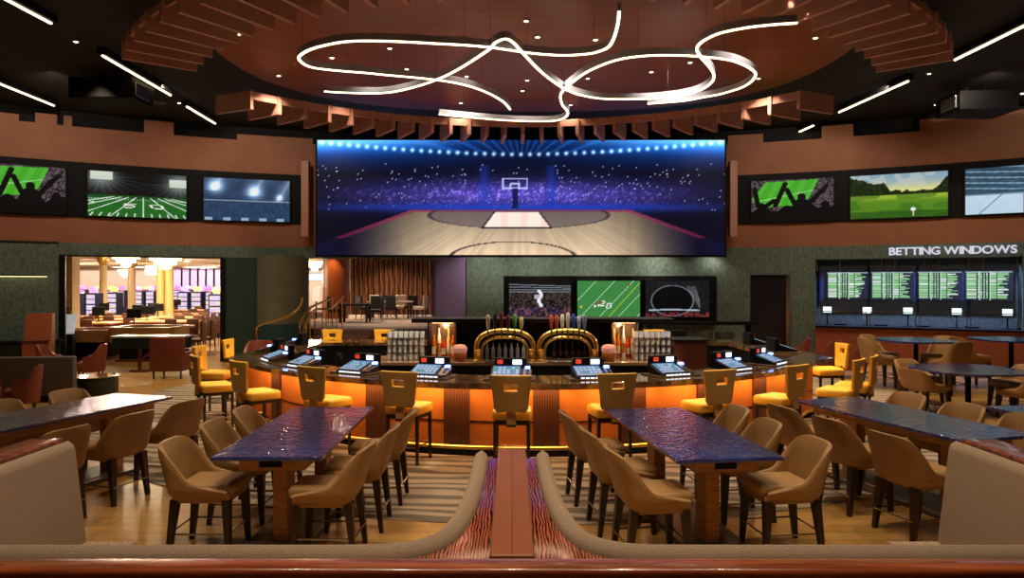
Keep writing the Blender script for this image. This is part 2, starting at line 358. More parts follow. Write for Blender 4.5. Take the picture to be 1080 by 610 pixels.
def display(name, img, w, hgt, parent, y=0, z=0, gain=1.0, x=0, tilt=None):     # standing picture, centre bottom at (x, y, z), facing -y
    h, wd = img.shape[:2]; u, v = grid(h, wd); img = lin(img)*gain
    co = np.stack([x+(u-.5)*w, np.full(u.shape, y, float), z+(1-v)*hgt], -1).reshape(-1, 3)
    if tilt is not None: co = np.stack([x+(u-.5)*w, y-v*hgt*math.cos(tilt), z+(1-v)*hgt*math.sin(tilt)], -1).reshape(-1, 3)
    idx = np.arange(h*wd).reshape(h, wd); fs = np.stack([idx[1:,:-1], idx[1:,1:], idx[:-1,1:], idx[:-1,:-1]], -1).reshape(-1, 4)
    me = bpy.data.meshes.new(name); me.from_pydata(co.tolist(), [], fs.tolist()); ca = me.color_attributes.new('picture', 'FLOAT_COLOR', 'POINT')
    ca.data.foreach_set('color', np.concatenate([img.reshape(-1, 3), np.ones((h*wd, 1))], 1).ravel().astype(np.float32)); me.materials.append(screen_mat())
    o = bpy.data.objects.new(name, me); C.objects.link(o); o.parent = parent; return o

# ------------------------------------------------------------------ materials
M_black = mat('matt_black', '0a0a0b', .6); M_black.node_tree.nodes['Principled BSDF'].inputs['Specular IOR Level'].default_value = .2; M_ceil = mat('black_ceiling', '1c1e20', .8)
M_ora = mat('copper_wall', 'a06541', .6, var=.12, vscale=1.5)
M_green = mat('green_wallcovering', '6c7d6e', .7, var=.45, vscale=14, stretch=(1,1,.6), bump=.3, bscale=60)
M_flute = mat('dark_green_panel', '2f4a3f', .5, wave=('X', 5, 0), col2='1d3029')
M_disc = mat('disc_timber', '955225', .45, var=.25, vscale=2, stretch=(.3,3,1))
M_fin = mat('fin_timber', 'c89080', .5, var=.15, vscale=6, stretch=(1,1,5))
M_led = mat('led_white', 'ffd9a8', .5, emit=6.0)
M_alu = mat('anodised_aluminium', 'b4bcd6', .4, .2)  # pale blue puts the giant screen's reflection into the base colour
M_glowdown = mat('lamp_lens', 'ffd9a0', .5, emit=14)
M_wood = mat('honey_wood_table', 'c08a50', .45, var=.3, vscale=5, stretch=(1,1,6))
M_leg = mat('dark_wood_leg', '2d1a12', .45)
M_tan = mat('tan_leather', 'a8804f', .5, var=.12, vscale=3, bump=.15, bscale=60)
M_yel = mat('yellow_leather', 'ffc63c', .5, var=.06, vscale=4)
M_mus = mat('mustard_leather', 'b58a48', .5)
M_brass = mat('polished_brass', 'f2c870', .3, 1)
M_chrome = mat('brushed_steel', 'b9b9b6', .25, 1)
M_barfront = mat('orange_bar_panel', 'd98238', .4, var=.06, vscale=2)
M_ribwood = mat('ribbed_dark_wood', '6b3f28', .4, wave=('X', 9, .5), col2='432515')
M_bartop = mat('bar_counter_stone', '94724c', .12, var=.5, vscale=6, col2='4a3524', coat=1)
M_tub = mat('red_brown_leather', '7c3a22', .4, var=.15, vscale=4)
M_brown = mat('brown_leather', '6a3324', .4)
M_dkgreen = mat('dark_green_laminate', '18261f', .3)
M_redwood = mat('red_wood', 'a85836', .4, var=.2, vscale=4, stretch=(1,1,5))
M_cream = mat('cream_plaster', 'd9c49a', .7)
M_glass = mat('clear_glass', 'eef4f6', .02, trans=1, ior=1.45)
M_glassware = mat('glassware', 'f4f8fc', .12, alpha=.75, coat=1)
# ------------------------------------------------------------------ the setting
def m_planks():
    m = bpy.data.materials.new('oak_plank_floor'); m.use_nodes = True; N = m.node_tree.nodes; L = m.node_tree.links; b = N['Principled BSDF']
    tc = N.new('ShaderNodeTexCoord'); br = N.new('ShaderNodeTexBrick'); br.inputs['Color1'].default_value = srgb('cf9f58'); br.inputs['Color2'].default_value = srgb('b88846'); br.inputs['Mortar'].default_value = srgb('8a6536')
    br.inputs['Scale'].default_value = 1; br.inputs['Brick Width'].default_value = 1.6; br.inputs['Row Height'].default_value = .2; br.inputs['Mortar Size'].default_value = .006
    nz = N.new('ShaderNodeTexNoise'); mp = N.new('ShaderNodeMapping'); mp.inputs['Scale'].default_value = (1,9,1); nz.inputs['Scale'].default_value = 2; nz.inputs['Detail'].default_value = 4
    mx = N.new('ShaderNodeMix'); mx.data_type = 'RGBA'; mx.blend_type = 'MULTIPLY'; mx.inputs[0].default_value = .5
    L.new(tc.outputs['Object'], br.inputs['Vector']); L.new(tc.outputs['Object'], mp.inputs[0]); L.new(mp.outputs[0], nz.inputs['Vector'])
    L.new(br.outputs['Color'], mx.inputs[6]); L.new(nz.outputs['Color'], mx.inputs[7]); L.new(mx.outputs[2], b.inputs['Base Color']); b.inputs['Roughness'].default_value = .3; return m
def m_wavecarpet():
    m = bpy.data.materials.new('striped_carpet'); m.use_nodes = True; N = m.node_tree.nodes; L = m.node_tree.links; b = N['Principled BSDF']
    tc = N.new('ShaderNodeTexCoord'); mp = N.new('ShaderNodeMapping'); mp.inputs['Scale'].default_value = (.5,1.6,1); mp.inputs['Rotation'].default_value = (0,0,.35); w_ = N.new('ShaderNodeTexWave'); w_.bands_direction = 'Y'
    w_.inputs['Scale'].default_value = 1.3; w_.inputs['Distortion'].default_value = 5; w_.inputs['Detail'].default_value = 2; w_.inputs['Detail Scale'].default_value = .8
    r = N.new('ShaderNodeValToRGB'); r.color_ramp.elements[0].color = srgb('6f6252'); r.color_ramp.elements[1].color = srgb('b09c84'); r.color_ramp.elements[0].position = .3; r.color_ramp.elements[1].position = .6
    L.new(tc.outputs['Object'], mp.inputs[0]); L.new(mp.outputs[0], w_.inputs['Vector']); L.new(w_.outputs['Fac'], r.inputs[0]); L.new(r.outputs[0], b.inputs['Base Color']); b.inputs['Roughness'].default_value = .85; w_.inputs['Distortion'].default_value = 7; w_.inputs['Detail Scale'].default_value = 1.3; w_.inputs['Scale'].default_value = .8; return m
struct(MB().box(-48, 24, -4, 66, -.3, 0).build('floor', m_planks()))
BC = (.3, 15.0)
cp = MB(); pts = [(BC[0]+8.2*math.sin(a), BC[1]-8.2*math.cos(a)) for a in np.linspace(0, 2*PI, 97)[:-1]]
cp.prism(pts, 0, .008); carpet = cp.build('carpet_ring', m_wavecarpet()); tag(carpet, 'grey brown striped carpet laid around the round bar', 'carpet')
M_ccarp = mat('casino_carpet', '7a4a3a', .9, var=.5, vscale=1.5, col2='9a7f5a')
cc = MB().box(-46, -8.8, 23.4, 59.9, 0, .01).build('casino_carpet', M_ccarp); tag(cc, 'red and gold patterned carpet of the gaming hall beyond the wide opening', 'carpet')
struct(MB().box(-22, 22, -4, 26.5, 7.45, 7.7).build('ceiling', M_ceil))
struct(MB().box(-22, 22, -4.3, -4, 0, 7.7).build('wall_rear', M_ora)); struct(MB().box(-22.3, -22, -4, 16, 0, 7.7).build('wall_left', M_green)); struct(MB().box(22, 22.3, -4, 16, 0, 7.7).build('wall_right', M_green))
RC = (.3, -3.1); RW = 26.0
def ap(a, R=RW): return (RC[0]+R*math.sin(a), RC[1]+R*math.cos(a))
def px2a(px, R=RW):
    lo, hi = -1.2, 1.2
    for _ in range(50):
        a = (lo+hi)/2; x, y = ap(a, R); lo, hi = (a, hi) if CX+F*x/y < px else (lo, a)
    return a
def arc(name, a0, a1, z0, z1, m, R0=RW, R1=RW+.25, kind=True):
    n = max(2, int((a1-a0)/.03)+1); A = np.linspace(a0, a1, n+1)
    pts = [ap(a, R0) for a in A]+[ap(a, R1) for a in A[::-1]]
    b = MB(); v0 = [b.bm.verts.new((p[0], p[1], z)) for z in (z0, z1) for p in pts]; k = len(pts)
    q = n+1
    for i in range(n):
        j = 2*q-1-i
        for o_ in (0, k): b.bm.faces.new((v0[i+o_], v0[i+1+o_], v0[j-1+o_], v0[j+o_]))
    for i in range(k): b.bm.faces.new((v0[i], v0[(i+1)%k], v0[k+(i+1)%k], v0[k+i]))
    o = b.build(name, m)
    return struct(o) if kind else o
AE = .98
aL, aR1, aF, aP, aD0, aD1, aB0, aB1 = [px2a(p) for p in (62, 236, 272, 492, 790, 835, 860, 1079)]
arc('wall_back', -AE, AE, 3.58, 6.92, M_ora)
i = 1
for a0, a1 in ((-AE, aL), (aP, aD0), (aD1, aB0), (aB1, AE)): arc('wall_back', a0, a1, 0, 3.58, M_green)
for a0, a1, zz in ((aL, aR1, 3.24), (aR1, aP, 3.24), (aD0, aD1, 2.72), (aB0, aB1, 3.18)): arc('wall_back', a0, a1, zz, 3.58, M_green)
arc('wall_back', aR1, aF, 0, 3.24, M_flute)
# copper wall pieces that reach up between the dark bulkheads
for p0, p1, zt in ((-60,20,7.1),(37,60,7.2),(67,76,7.2),(152,183,7.3),(250,330,7.1),(768,805,7.2),(867,900,7.3),(970,1140,7.25)): arc('trim_1', px2a(p0), px2a(p1), 6.92, zt, M_ora)
arc('trim_2', -AE, AE, 6.92, 7.45, M_black, RW+.5, RW+.7)
arc('trim_3', -AE, px2a(322), 4.33, 5.9, M_black, RW-.05, RW); arc('trim_4', px2a(777), AE, 4.33, 5.9, M_black, RW-.05, RW)
arc('trim_5', -AE, aL, 3.56, 3.6, M_dkgreen, RW-.03, RW)
# frame of the wide opening
for a in (aL, aR1-.004): arc('trim_6', a, a+.006, 0, 3.2, M_black, RW-.03, RW+.3)
arc('trim_6', aL, aR1, 3.2, 3.24, M_black, RW-.03, RW+.3)
def onwall(name, label, cat, px, R=RW, group=None, z=0):
    a = px2a(px, R); x, y = ap(a, R); return thing(name, label, cat, (x, y, z), -a, group)
def wallw(p0, p1, R=RW): return (Vector(ap(px2a(p1, R), R))-Vector(ap(px2a(p0, R), R))).length
# screens high on the wall
tvs = [(-30, 70, im_fans(3), 'high wall screen of fans with raised arms, left end of the left row'), (94.5, 197.5, im_field(), 'high wall screen showing a green football field with the 50 yard line'),
       (216, 306, im_night(), 'high wall screen showing a blue floodlit stadium at night'), (792, 878, im_fans(8), 'high wall screen of cheering fans beside the giant screen, right side'),
       (896, 998, im_golf(), 'high wall screen showing a golf ball on green grass'), (1017, 1118, im_ice(), 'high wall screen showing a pale ice rink at the right edge')]
for p0, p1, im, lb in tvs:
    t = onwall('wall_screen', lb, 'screen', (p0+p1)/2, RW-.14, z=4.37); wd = wallw(p0, p1)
    MB().box(-wd/2-.06, wd/2+.06, -.0, .07, -.03, 1.36, .01).build('bezel', M_black, t); display('display', im, wd, 1.30, t, -.004, .01, .85)
# giant screen
t = thing('giant_screen', 'giant screen showing a blue-lit basketball court above the bar', 'screen', (.28, 21.4, 3.26))
MB().box(-6.45, 6.45, 0, .3, 0, 3.72, .02).build('bezel', M_black, t); display('display', im_basket(), 12.76, 3.60, t, -.012, .06, 1.15)
for s, x in ((-1, -6.53), (1, 6.99)):
    o = MB().box(-.12, .12, -.1, .12, 0, 2.4, .02).build('timber_pilaster', mat('pink_timber', 'b98672', .5)); o.location = (x, 21.6, 3.9)
    tag(o, 'pinkish timber pilaster at the %s edge of the giant screen' % ('left' if s < 0 else 'right'), 'pilaster')
# three screens behind the bar
t = thing('screen_cabinet', 'black framed cabinet around the three screens behind the beer taps', 'cabinet', ((643.5-CX)*21.98/F, 21.98, 1.1))
MB().box(-3.43, 3.43, 0, .2, 0, 1.57, .02).build('frame', M_black, t)
for p0, p1, im, lb in ((537, 602, im_arena(), 'low wall screen showing a ball game crowd and a player in white'), (609, 675, im_turf(), 'low wall screen showing green turf with players, middle of three'), (681, 748, im_bowl(), 'low wall screen showing a dark stadium bowl, right of three')):
    y = 21.92; x0, x1 = (p0-CX)*y/F, (p1-CX)*y/F; t = thing('wall_television', lb, 'television', ((x0+x1)/2, y, 1.35)); wd = x1-x0
    MB().box(-wd/2-.03, wd/2+.03, 0, .055, -.03, 1.22, .01).build('bezel', M_black, t); display('display', im, wd, 1.16, t, -.003, 0, 1.0)
# service door
t = onwall('service_door', 'dark closed door in the green wall right of the three screens', 'door', 812, RW+.1); wd = wallw(790, 835)
wd -= .08; MB().box(-wd/2, wd/2, 0, .06, 0, 2.7).build('leaf', mat('near_black_door', '15161b', .35), t); MB().box(wd/2-.12, wd/2-.02, -.12, 0, 0, 2.7).build('jamb', M_chrome, t)
# drink rail under the screens with two high chairs
t = thing('drink_rail', 'dark wall shelf under the three screens near the door', 'shelf', (5.8, 20.9, 0)); MB().box(-1.9, 1.7, -.2, .3, 1.16, 1.26, .01).build('shelf', M_black, t); MB().box(-1.6, -1.5, 0, .2, 0, 1.16).box(1.4, 1.5, 0, .2, 0, 1.16).build('bracket', M_black, t)
def drum_stool(loc, lb):
    t = thing('high_chair', lb, 'chair', loc)
    MB().lathe([(.2,0),(.24,.35),(.25,.7),(.22,.74)], 16).build('seat', mat('dark_wicker', '33302a', .7, wave=('Z', 20, 2), col2='1d1c19'), t, True)
    b = MB(); b.sweep([(.26*math.cos(a), .26*math.sin(a)) for a in np.linspace(PI*1.05, PI*1.95, 12)], [(-.02,.7),(.02,.7),(.02,1.0),(-.02,1.0)]); b.build('backrest', mat('dark_rail', '3a342c', .5), t)
    b = MB(); [b.bar((.2*math.cos(a), .2*math.sin(a), 0), (.25*math.cos(a), .25*math.sin(a), 1.0), .02) for a in (PI*1.1, PI*1.9)]; b.build('post', M_leg, t)
drum_stool(((741.5-CX)*20.2/F, 20.2, 0), 'dark high chair under the wall shelf, left of two'); drum_stool(((763.5-CX)*20.2/F, 20.2, 0), 'dark high chair under the wall shelf, right of two')
# betting windows
arc('wall_betting', aB0-.01, aB1+.03, 0, 3.4, mat('betting_back_wall', '4d5a50', .6, var=.4, vscale=10), RW+1.7, RW+1.85)
for a in (aB0-.006, aB1): arc('wall_betting', a, a+.006, 0, 3.18, M_dkgreen, RW+.25, RW+1.7)
arc('wall_betting', aB0, aB1, 3.18, 3.24, M_black, RW+.25, RW+1.7)
t = thing('betting_counter', 'long red wood counter below the betting windows', 'counter')
o = arc('front', aB0, aB1+.02, 0, 1.06, M_redwood, RW-.1, RW, False); o.parent = t
o = arc('plinth', aB0, aB1+.02, 0, .1, M_black, RW-.13, RW-.1, False); o.parent = t
o = arc('worktop', aB0, aB1+.02, 1.06, 1.12, M_black, RW-.2, RW+.75, False); o.parent = t
tag(arc('board_backing', px2a(868), px2a(1072), 1.85, 2.95, mat('navy_panel', '16244a', .4), RW+1.58, RW+1.66, False), 'wide dark blue panel behind the odds boards', 'panel')
for k, (p0, p1) in enumerate(((871.5,916),(918,963.5),(967,1014.5),(1017,1068.5))):
    t = onwall('odds_board', 'green lit odds board above the betting counter, %s' % ('first from the left','second from the left','third from the left','rightmost of the four')[k], 'screen', (p0+p1)/2, RW+1.45, z=1.92); wd = wallw(p0, p1, RW+1.45)
    MB().box(-wd/2, wd/2, 0, .05, -.02, .9, .005).build('bezel', M_black, t); display('display', im_odds(k+1), wd-.04, .87, t, -.003, 0, 1.3)
for k, px in enumerate((872.5, 914.5, 957.5, 1009, 1062.5)):
    t = onwall('betting_terminal', 'betting terminal with a small white screen on the counter, %s' % ('leftmost','second from the left','middle one','fourth from the left','rightmost')[k], 'terminal', px, RW+.45, z=1.12)
    MB().box(-.13, .13, -.1, .1, 0, .02, .004).bar((0,0,.02), (0,.02,.4), .018).build('stand', M_black, t); MB().box(-.15, .15, -.02, .02, .36, .6, .008).build('screen_body', M_black, t)
    MB().box(-.12, .12, -.026, -.021, .39, .57).build('display', mat('white_terminal_screen', 'd8f4f4', .5, emit=1.6), t); MB().box(.2, .55, -.12, .12, 0, .05, .01).build('keyboard', M_black, t)
for k, px in enumerate((861.5, 886, 930, 944, 975, 990, 1022, 1037, 1073)):
    t = onwall('glass_clip', 'chrome clip hanging above the betting counter', 'bracket', px, RW+.12, group='chrome clips above the betting counter', z=2.9); MB().box(-.02, .02, -.02, .02, 0, .28).build('hanger', M_chrome, t); MB().box(-.035, .035, -.03, .03, -.08, .0, .005).build('clamp', M_chrome, t)
for k, (p0, p1) in enumerate(((864,914),(917,966),(969,1020),(1023,1074))):
    t = onwall('glass_partition', 'clear glass pane standing on the betting counter, %s' % ('first','second','third','last')[k]+' from the left', 'glass pane', (p0+p1)/2, RW+.12, z=1.12); wd = wallw(p0, p1); MB().box(-wd/2, wd/2, -.004, .004, .45, 1.85).build('pane', mat('pane_glass', 'cfe0f0', .03, alpha=.03), t); MB().box(-wd/2, wd/2, -.01, .01, .42, .45).build('edge_rail', M_chrome, t); MB().box(-wd/2, -wd/2+.02, -.01, .01, 0, .42).box(wd/2-.02, wd/2, -.01, .01, 0, .42).build('foot', M_chrome, t)
for px in (885, 930, 975, 1020, 1062):
    a = px2a(px, RW+.9); x, y = ap(a, RW+.9); lamp('SPOT', (x, y, 3.12), 260, (.35,.45,1), .05, spot=2.4, blend=.8)
# BETTING WINDOWS lettering
def letters(txt, size, px0, px1, pyz, m, lb):
    t = thing('letter_sign', lb, 'sign'); t.location = (0, 0, 0)
    fc = bpy.data.curves.new('letters', 'FONT'); fc.body = 'A'; out = []; x = 0; tmp = bpy.data.objects.new('tmp', fc); C.objects.link(tmp)
    fc.size = size; fc.extrude = .03; fc.offset = .006
    for ch in txt:
        if ch == ' ': out.append(None); continue
        fc.body = ch; bpy.context.view_layer.update(); me = bpy.data.meshes.new_from_object(tmp.evaluated_get(bpy.context.evaluated_depsgraph_get()))
        xs = [v.co.x for v in me.vertices]; w0, w1 = min(xs), max(xs)
        for v in me.vertices: v.co.x = (v.co.x-(w0+w1)/2)*1.1
        out.append((me, (w1-w0)*1.1))
    bpy.data.objects.remove(tmp); a0, a1 = px2a(px0), px2a(px1); L_ = (a1-a0)*RW; sw = sum(e[1] for e in out if e); ng = len(out)-1; gap = (L_-sw-size*.25)/ng; cur = 0
    for e in out:
        if e is None: cur += size*.25+gap*.3; continue
        me, wd = e; a = a0+(cur+wd/2)/RW; cur += wd+gap; p = ap(a, RW-.05); me.materials.append(m); o = bpy.data.objects.new('letter', me); C.objects.link(o); o.parent = t; o.location = (p[0], p[1], pyz); o.rotation_euler = (PI/2, 0, -a)
letters('BETTING WINDOWS', .31, 937.5, 1073, 3.275, mat('letter_white', 'dfe6ff', .5, emit=.55), 'white raised BETTING WINDOWS lettering on the green wall')
# lit shelf line on the left wall
t = onwall('light_rail', 'slim glowing picture rail on the far left green wall', 'light', 18, RW-.1, z=2.62); wd = wallw(-14, 50); MB().box(-wd/2, wd/2, -.03, .08, 0, .05, .005).build('housing', M_chrome, t); MB().box(-wd/2, wd/2, -.02, .06, -.012, 0).build('diffuser', mat('rail_led', 'e6dca0', .5, emit=3), t)
t = onwall('wall_cabinet', 'low dark green cabinet against the left wall', 'cabinet', 10, RW-.3); MB().box(-2.2, 1.15, -.2, .2, 0, .8).build('body', M_dkgreen, t); MB().box(-2.25, 1.2, -.23, .24, .8, .86, .01).build('top', M_black, t)
# low side pieces: kiosk
t = thing('wooden_kiosk', 'tall red-brown wooden kiosk against the left green wall', 'kiosk', (-12.55, 18.1, 0), .35)
MB().box(-.3, .3, -.3, .3, 0, .9, .02).build('cabinet', M_redwood, t)
b = MB(); b.poly([(-.3,-.1,.9),(.3,-.1,.9),(.3,.3,.9),(-.3,.3,.9),(-.3,.05,1.62),(.3,.05,1.62),(.3,.3,1.62),(-.3,.3,1.62)], [(0,1,2,3),(4,5,6,7),(0,1,5,4),(1,2,6,5),(2,3,7,6),(3,0,4,7)]); b.build('hood', M_redwood, t); MB().box(-.34, .34, -.33, .1, .9, .93).build('ledge', M_brown, t)
# ------------------------------------------------------------------ ceiling feature
def arcfar(x):                                            # far ring curve
    return 9.9+math.sqrt(8.5**2-(x-.3)**2)
def arcnear(x): return 19-math.sqrt(8.6**2-(x-.5)**2)
pts = [(x, arcnear(x)-.1) for x in np.linspace(-5.6, 6.6, 30)]
far = []
for a in np.linspace(0, PI, 40):
    c, s_ = math.cos(a), math.sin(a); far.append((.4+6.25*abs(c)**.8*(1 if c > 0 else -1), 13.5+4.7*abs(s_)**.8))
pts += far
pts = [(x*1.043, y*1.043) for x, y in pts]
disc = MB().prism(pts, DISC_Z, DISC_Z+.12).build('ceiling_disc', M_disc); tag(disc, 'large smooth brown oval timber panel hung below the black ceiling', 'ceiling panel')
b = MB(); b.prism([(.4+(p[0]-.4)*.88, 13.3+(p[1]-13.3)*.9) for p in pts], DISC_Z+.12, 7.45); o = b.build('ceiling_disc_core', M_black); struct(o); o.name = 'trim_7'
t = thing('fin_ring', 'far curved timber beam with short fins above the giant screen', 'ceiling feature', (.3, 18, 6.4))
path = [(x-.3, arcfar(x)-18) for x in np.linspace(-6.0, 6.6, 50)]
MB().sweep(path, [(-.03,.24),(.03,.24),(.03,.42),(-.03,.42)]).build('band', M_fin, t)
nf = 27
for k in range(nf):
    x = -6.0+12.6*k/(nf-1); y = arcfar(x); d = Vector((x-.35, y-12.6)).normalized(); b = MB()
    a = Vector((x-.3, y-18))-d*.07; e = a+d*(1.1); n = Vector((-d.y, d.x))*.045; b.prism([a-n, a+n, e+n, e-n], 0, .42); b.build('fin', M_fin, t)
t = thing('fin_ring', 'near curved timber beam with long fins, above the tables', 'ceiling feature', (.5, 11, 6.8))
xs = []
for k in range(46):
    a = -.96+1.92*k/45; xs.append(a)
path = [(8.6*math.sin(a), 8-8.6*math.cos(a)) for a in np.linspace(-.92, .95, 60)]
outp = [(9.82*math.sin(a), 8-9.82*math.cos(a)) for a in np.linspace(-.96, .97, 60)]
MB().sweep(outp, [(-.03,.26),(.03,.26),(.03,.38),(-.03,.38)]).build('band', M_fin, t)
for k in range(31):
    a = -.96+1.93*k/30; d = Vector((math.sin(a), -math.cos(a))); n = Vector((-d.y, d.x))*.04; c0 = Vector((0, 8)); p = c0+d*8.55; q = c0+d*9.9
    MB().prism([p-n, p+n, q+n, q-n], 0, .36).build('fin', M_fin, t)
# snake lights
LZ = 6.3
CURV = [
 ([(653,13),(652,24),(650,33),(647,42),(642,50),(633,54.5),(620,57.5),(593,59),(560,56.7),(520,51),(490,48.3),(460,46.7),(430,45),(403,44),(375,44),(355,46),(333,51),(321,56),(315,62),(321,68.5),(333,72.5),(360,75.5),(385,77.5),(410,80),(440,82.7),(467,85.8),(485,89),(500,93),(513,98),(523,103),(532,109),(538,116)], 'hanging curved light whose end rises at the top, making the left loop'),
 ([(342,97),(360,98.2),(393,99),(412,97.8),(427,95),(447,89.5),(467,82),(481,75),(493,68),(506,59.5),(517,52),(523,45.5),(533,41.8),(541,45.5),(550,55),(567,73),(580,84),(593,93),(603,97.8),(613,101),(627,103.7),(643,105),(677,105),(700,103.5),(720,101),(738,96),(750,88),(753,80),(748,71),(740,62),(735,53),(738,47),(745,42),(760,35.5),(787,30),(813,27),(841,25)], 'hanging curved light crossing the middle between the two loops'),
 ([(463,121),(485,123.4),(503,125),(525,126.8),(547,128),(573,128.4),(586,127.7),(595,125),(599,120.5),(597,116),(593,111),(591,103),(593,97.5),(598,92),(610,82.5),(620,76),(633,70),(646,65.3),(660,62),(676,60),(693,59),(720,59.2),(747,61),(762,62.8),(775,65.5),(790,72),(797,79),(792,87),(782,93),(770,97),(757,100.5),(743,103),(720,107),(683,110)], 'hanging curved light making the loop on the right, lowest in view')]
for cpts, lb in CURV:
    sp = smoothpath([(P(x, y, LZ).x, P(x, y, LZ).y) for x, y in cpts], 5); c0 = sp[0]; t = thing('curved_pendant_light', lb, 'pendant light', (c0[0], c0[1], LZ)); sp = [(x-c0[0], y-c0[1]) for x, y in sp]
    MB().sweep(sp, [(-.02,0),(.02,0),(.02,.018),(-.02,.018)]).build('diffuser', M_led, t)
    MB().sweep(sp, [(-.026,.018),(.026,.018),(.026,.13),(-.026,.13)]).build('housing', M_alu, t)
    b = MB(); [b.bar((*sp[i], .15), (*sp[i], DISC_Z-LZ), .004, n=5) for i in range(6, len(sp), 22)]; b.build('suspension_wire', M_chrome, t)
lamp_ring = MB()
dl0 = None
t = thing('recessed_downlight', 'x', 'downlight'); MB().lathe([(.07,0),(.07,-.02),(.045,-.03),(.045,-.01)], 16).build('trim_ring', M_alu, t, True); MB().lathe([(.043,-.012),(.04,-.02)], 16).build('lens', M_glowdown, t)
DL = Pool(t)
for px, py in DOWN:
    p = P(px, py, DISC_Z); DL.put((p.x, p.y, DISC_Z), 0, 'small glowing downlight set in the brown oval ceiling panel', 'downlights in the brown oval ceiling panel')
for i, (px, py) in enumerate([(80,43),(88,131),(189,108),(208,142),(313,150),(980,77),(987,110),(870,128),(775,154),(877,150),(1078,98),(987,141)]):
    p = P(px, py, 7.45); 
    if p.y < 21: DL.put((p.x, p.y, 7.45), 0, 'small downlight set in the black ceiling beside the light strips', 'downlights in the black ceiling')
def strip(pa, pb, lb, ext=0):
    z = 7.3; a, b_ = P(*pa, z), P(*pb, z)
    if ext: a = a+(a-b_).normalized()*ext
    t = thing('linear_ceiling_light', lb, 'ceiling light', a); v = b_-a; L_ = v.length; t.rotation_euler = (0, 0, math.atan2(v.y, v.x))
    MB().box(0, L_, -.02, .02, -.03, 0).build('diffuser', M_led, t); MB().box(-.05, L_+.05, -.09, .09, 0, .15).build('housing', M_black, t)
strip((10,.5),(54,24),'straight ceiling light strip entering at the top left corner', 1.5); strip((108,58),(180,100),'long straight ceiling light strip left of the timber fins'); strip((197,112),(227,130),'short straight ceiling light strip left of the giant screen')
strip((0,88),(57,111),'straight ceiling light strip at the left edge above the copper wall', 2); strip((1080,26.7),(1007,62.7),'straight ceiling light strip at the top right corner', 2); strip((885,118),(958,85),'long straight ceiling light strip right of the timber fins'); strip((838,141),(858,132),'short straight ceiling light strip right of the giant screen')
for sx, lb in ((-1, 'dark projector box hanging from the black ceiling, upper left'), (1, 'dark projector box hanging from the black ceiling, upper right')):
    x = -9.6 if sx < 0 else 11.9; y = 16.4 if sx < 0 else 17.5
    t = thing('ceiling_projector', lb, 'projector', (x, y, 6.75)); MB().box(-.75, .75, -.5, .5, 0, .5, .03).build('body', M_black, t); MB().box(-.3, -.2, 0, .1, .5, .7).box(.2, .3, 0, .1, .5, .7).build('bracket', M_black, t); MB().box(.752 if sx < 0 else -.79, .79 if sx < 0 else -.752, -.4, .2, .08, .4, .01).build('vent_grille', M_chrome, t)
for k, (px, py) in enumerate(((114,108),(166,107),(100,90))):
    p = P(px, py, 7.45); o = MB().lathe([(.22,0),(.22,-.04),(.16,-.05)], 20).build('ceiling_speaker', mat('grey_grille', '5c5a58', .6), None, True); o.location = p; tag(o, 'flat round grey speaker in the black ceiling near the upper left strip light', 'speaker', 'round ceiling speakers upper left')
# ------------------------------------------------------------------ the round bar
def arcpt(R, deg): a = math.radians(deg); return (BC[0]+R*math.sin(a), BC[1]-R*math.cos(a))
def bar_path(off):            # outline of the counter edge, moved inwards by off
    R = 5.9-off; p = [arcpt(R, d) for d in np.linspace(-58, 58, 50)]
    return [(BC[0]-5.45+off, 16.4-off), (BC[0]-5.5+off, 12.3)]+p+[(BC[0]+5.5-off, 12.3), (BC[0]+5.45-off, 16.4-off)]
t = thing('bar_counter', 'large round island bar with orange glowing front and dark glossy top', 'bar', (0, 0, 0))
pth = bar_path(0)
o = MB().sweep(pth, [(0,1.0),(0,1.07),(.85,1.07),(.85,1.0)], True).build('countertop', M_bartop, t)
MB().sweep(bar_path(.38), [(0,.1),(0,1.0),(.06,1.0),(.06,.1)], True).build('front_panel', M_barfront, t)
MB().sweep(bar_path(.34), [(0,.0),(0,.1),(.06,.1),(.06,0)], True).build('plinth', M_black, t)
MB().sweep(bar_path(.37), [(0,.475),(0,.49),(.03,.49),(.03,.475)], True).build('seam', M_black, t)
MB().sweep(bar_path(.77), [(0,.1),(0,1.0),(.06,1.0),(.06,.1)], True).build('inner_panel', M_black, t)
MB().sweep(bar_path(.13), [(0,.97),(0,1.0),(.03,1.0),(.03,.97)], True).build('edge_trim', M_dkgreen, t)
MB().sweep(bar_path(.3), [(-.01,.985),(-.01,.998),(.02,.998),(.02,.985)], True).build('led_strip', mat('warm_strip', 'ffb060', .5, emit=7), t)
MB().tube([(*p, .17) for p in bar_path(.16)], .028, closed=True).build('foot_rail', M_brass, t, True)
b = MB(); [b.bar((*arcpt(5.74, d), .17), (*arcpt(5.56, d), .17), .015) for d in np.arange(-56, 57, 13)]; b.build('rail_bracket', M_brass, t)
for k in range(-5, 5):
    d = 1.8+13*k; 
    if abs(d) > 58: continue
    pts = [arcpt(5.56, d+e) for e in np.linspace(-1.9, 1.9, 5)]+[arcpt(5.50, d+e) for e in np.linspace(1.9, -1.9, 5)]; MB().prism(pts, .1, .985).build('pilaster', M_ribwood, t)
for s in (-1, 1):
    for y in (13.6, 15.2): x = BC[0]+s*5.11; MB().box(x-.04, x+.04, y-.18, y+.18, .1, .985).build('pilaster', M_ribwood, t)
for d in np.arange(-52, 53, 13): # light of the strip under the counter edge
    x, y = arcpt(5.66, d); lamp('AREA', (x, y, .975), 6.5, (1,.56,.22), 1.1, (0, 0, math.radians(d)), sy=.05)
for s in (-1, 1): lamp('AREA', (BC[0]+s*5.25, 14, .975), 10, (1,.56,.22), .05, sy=2.5)
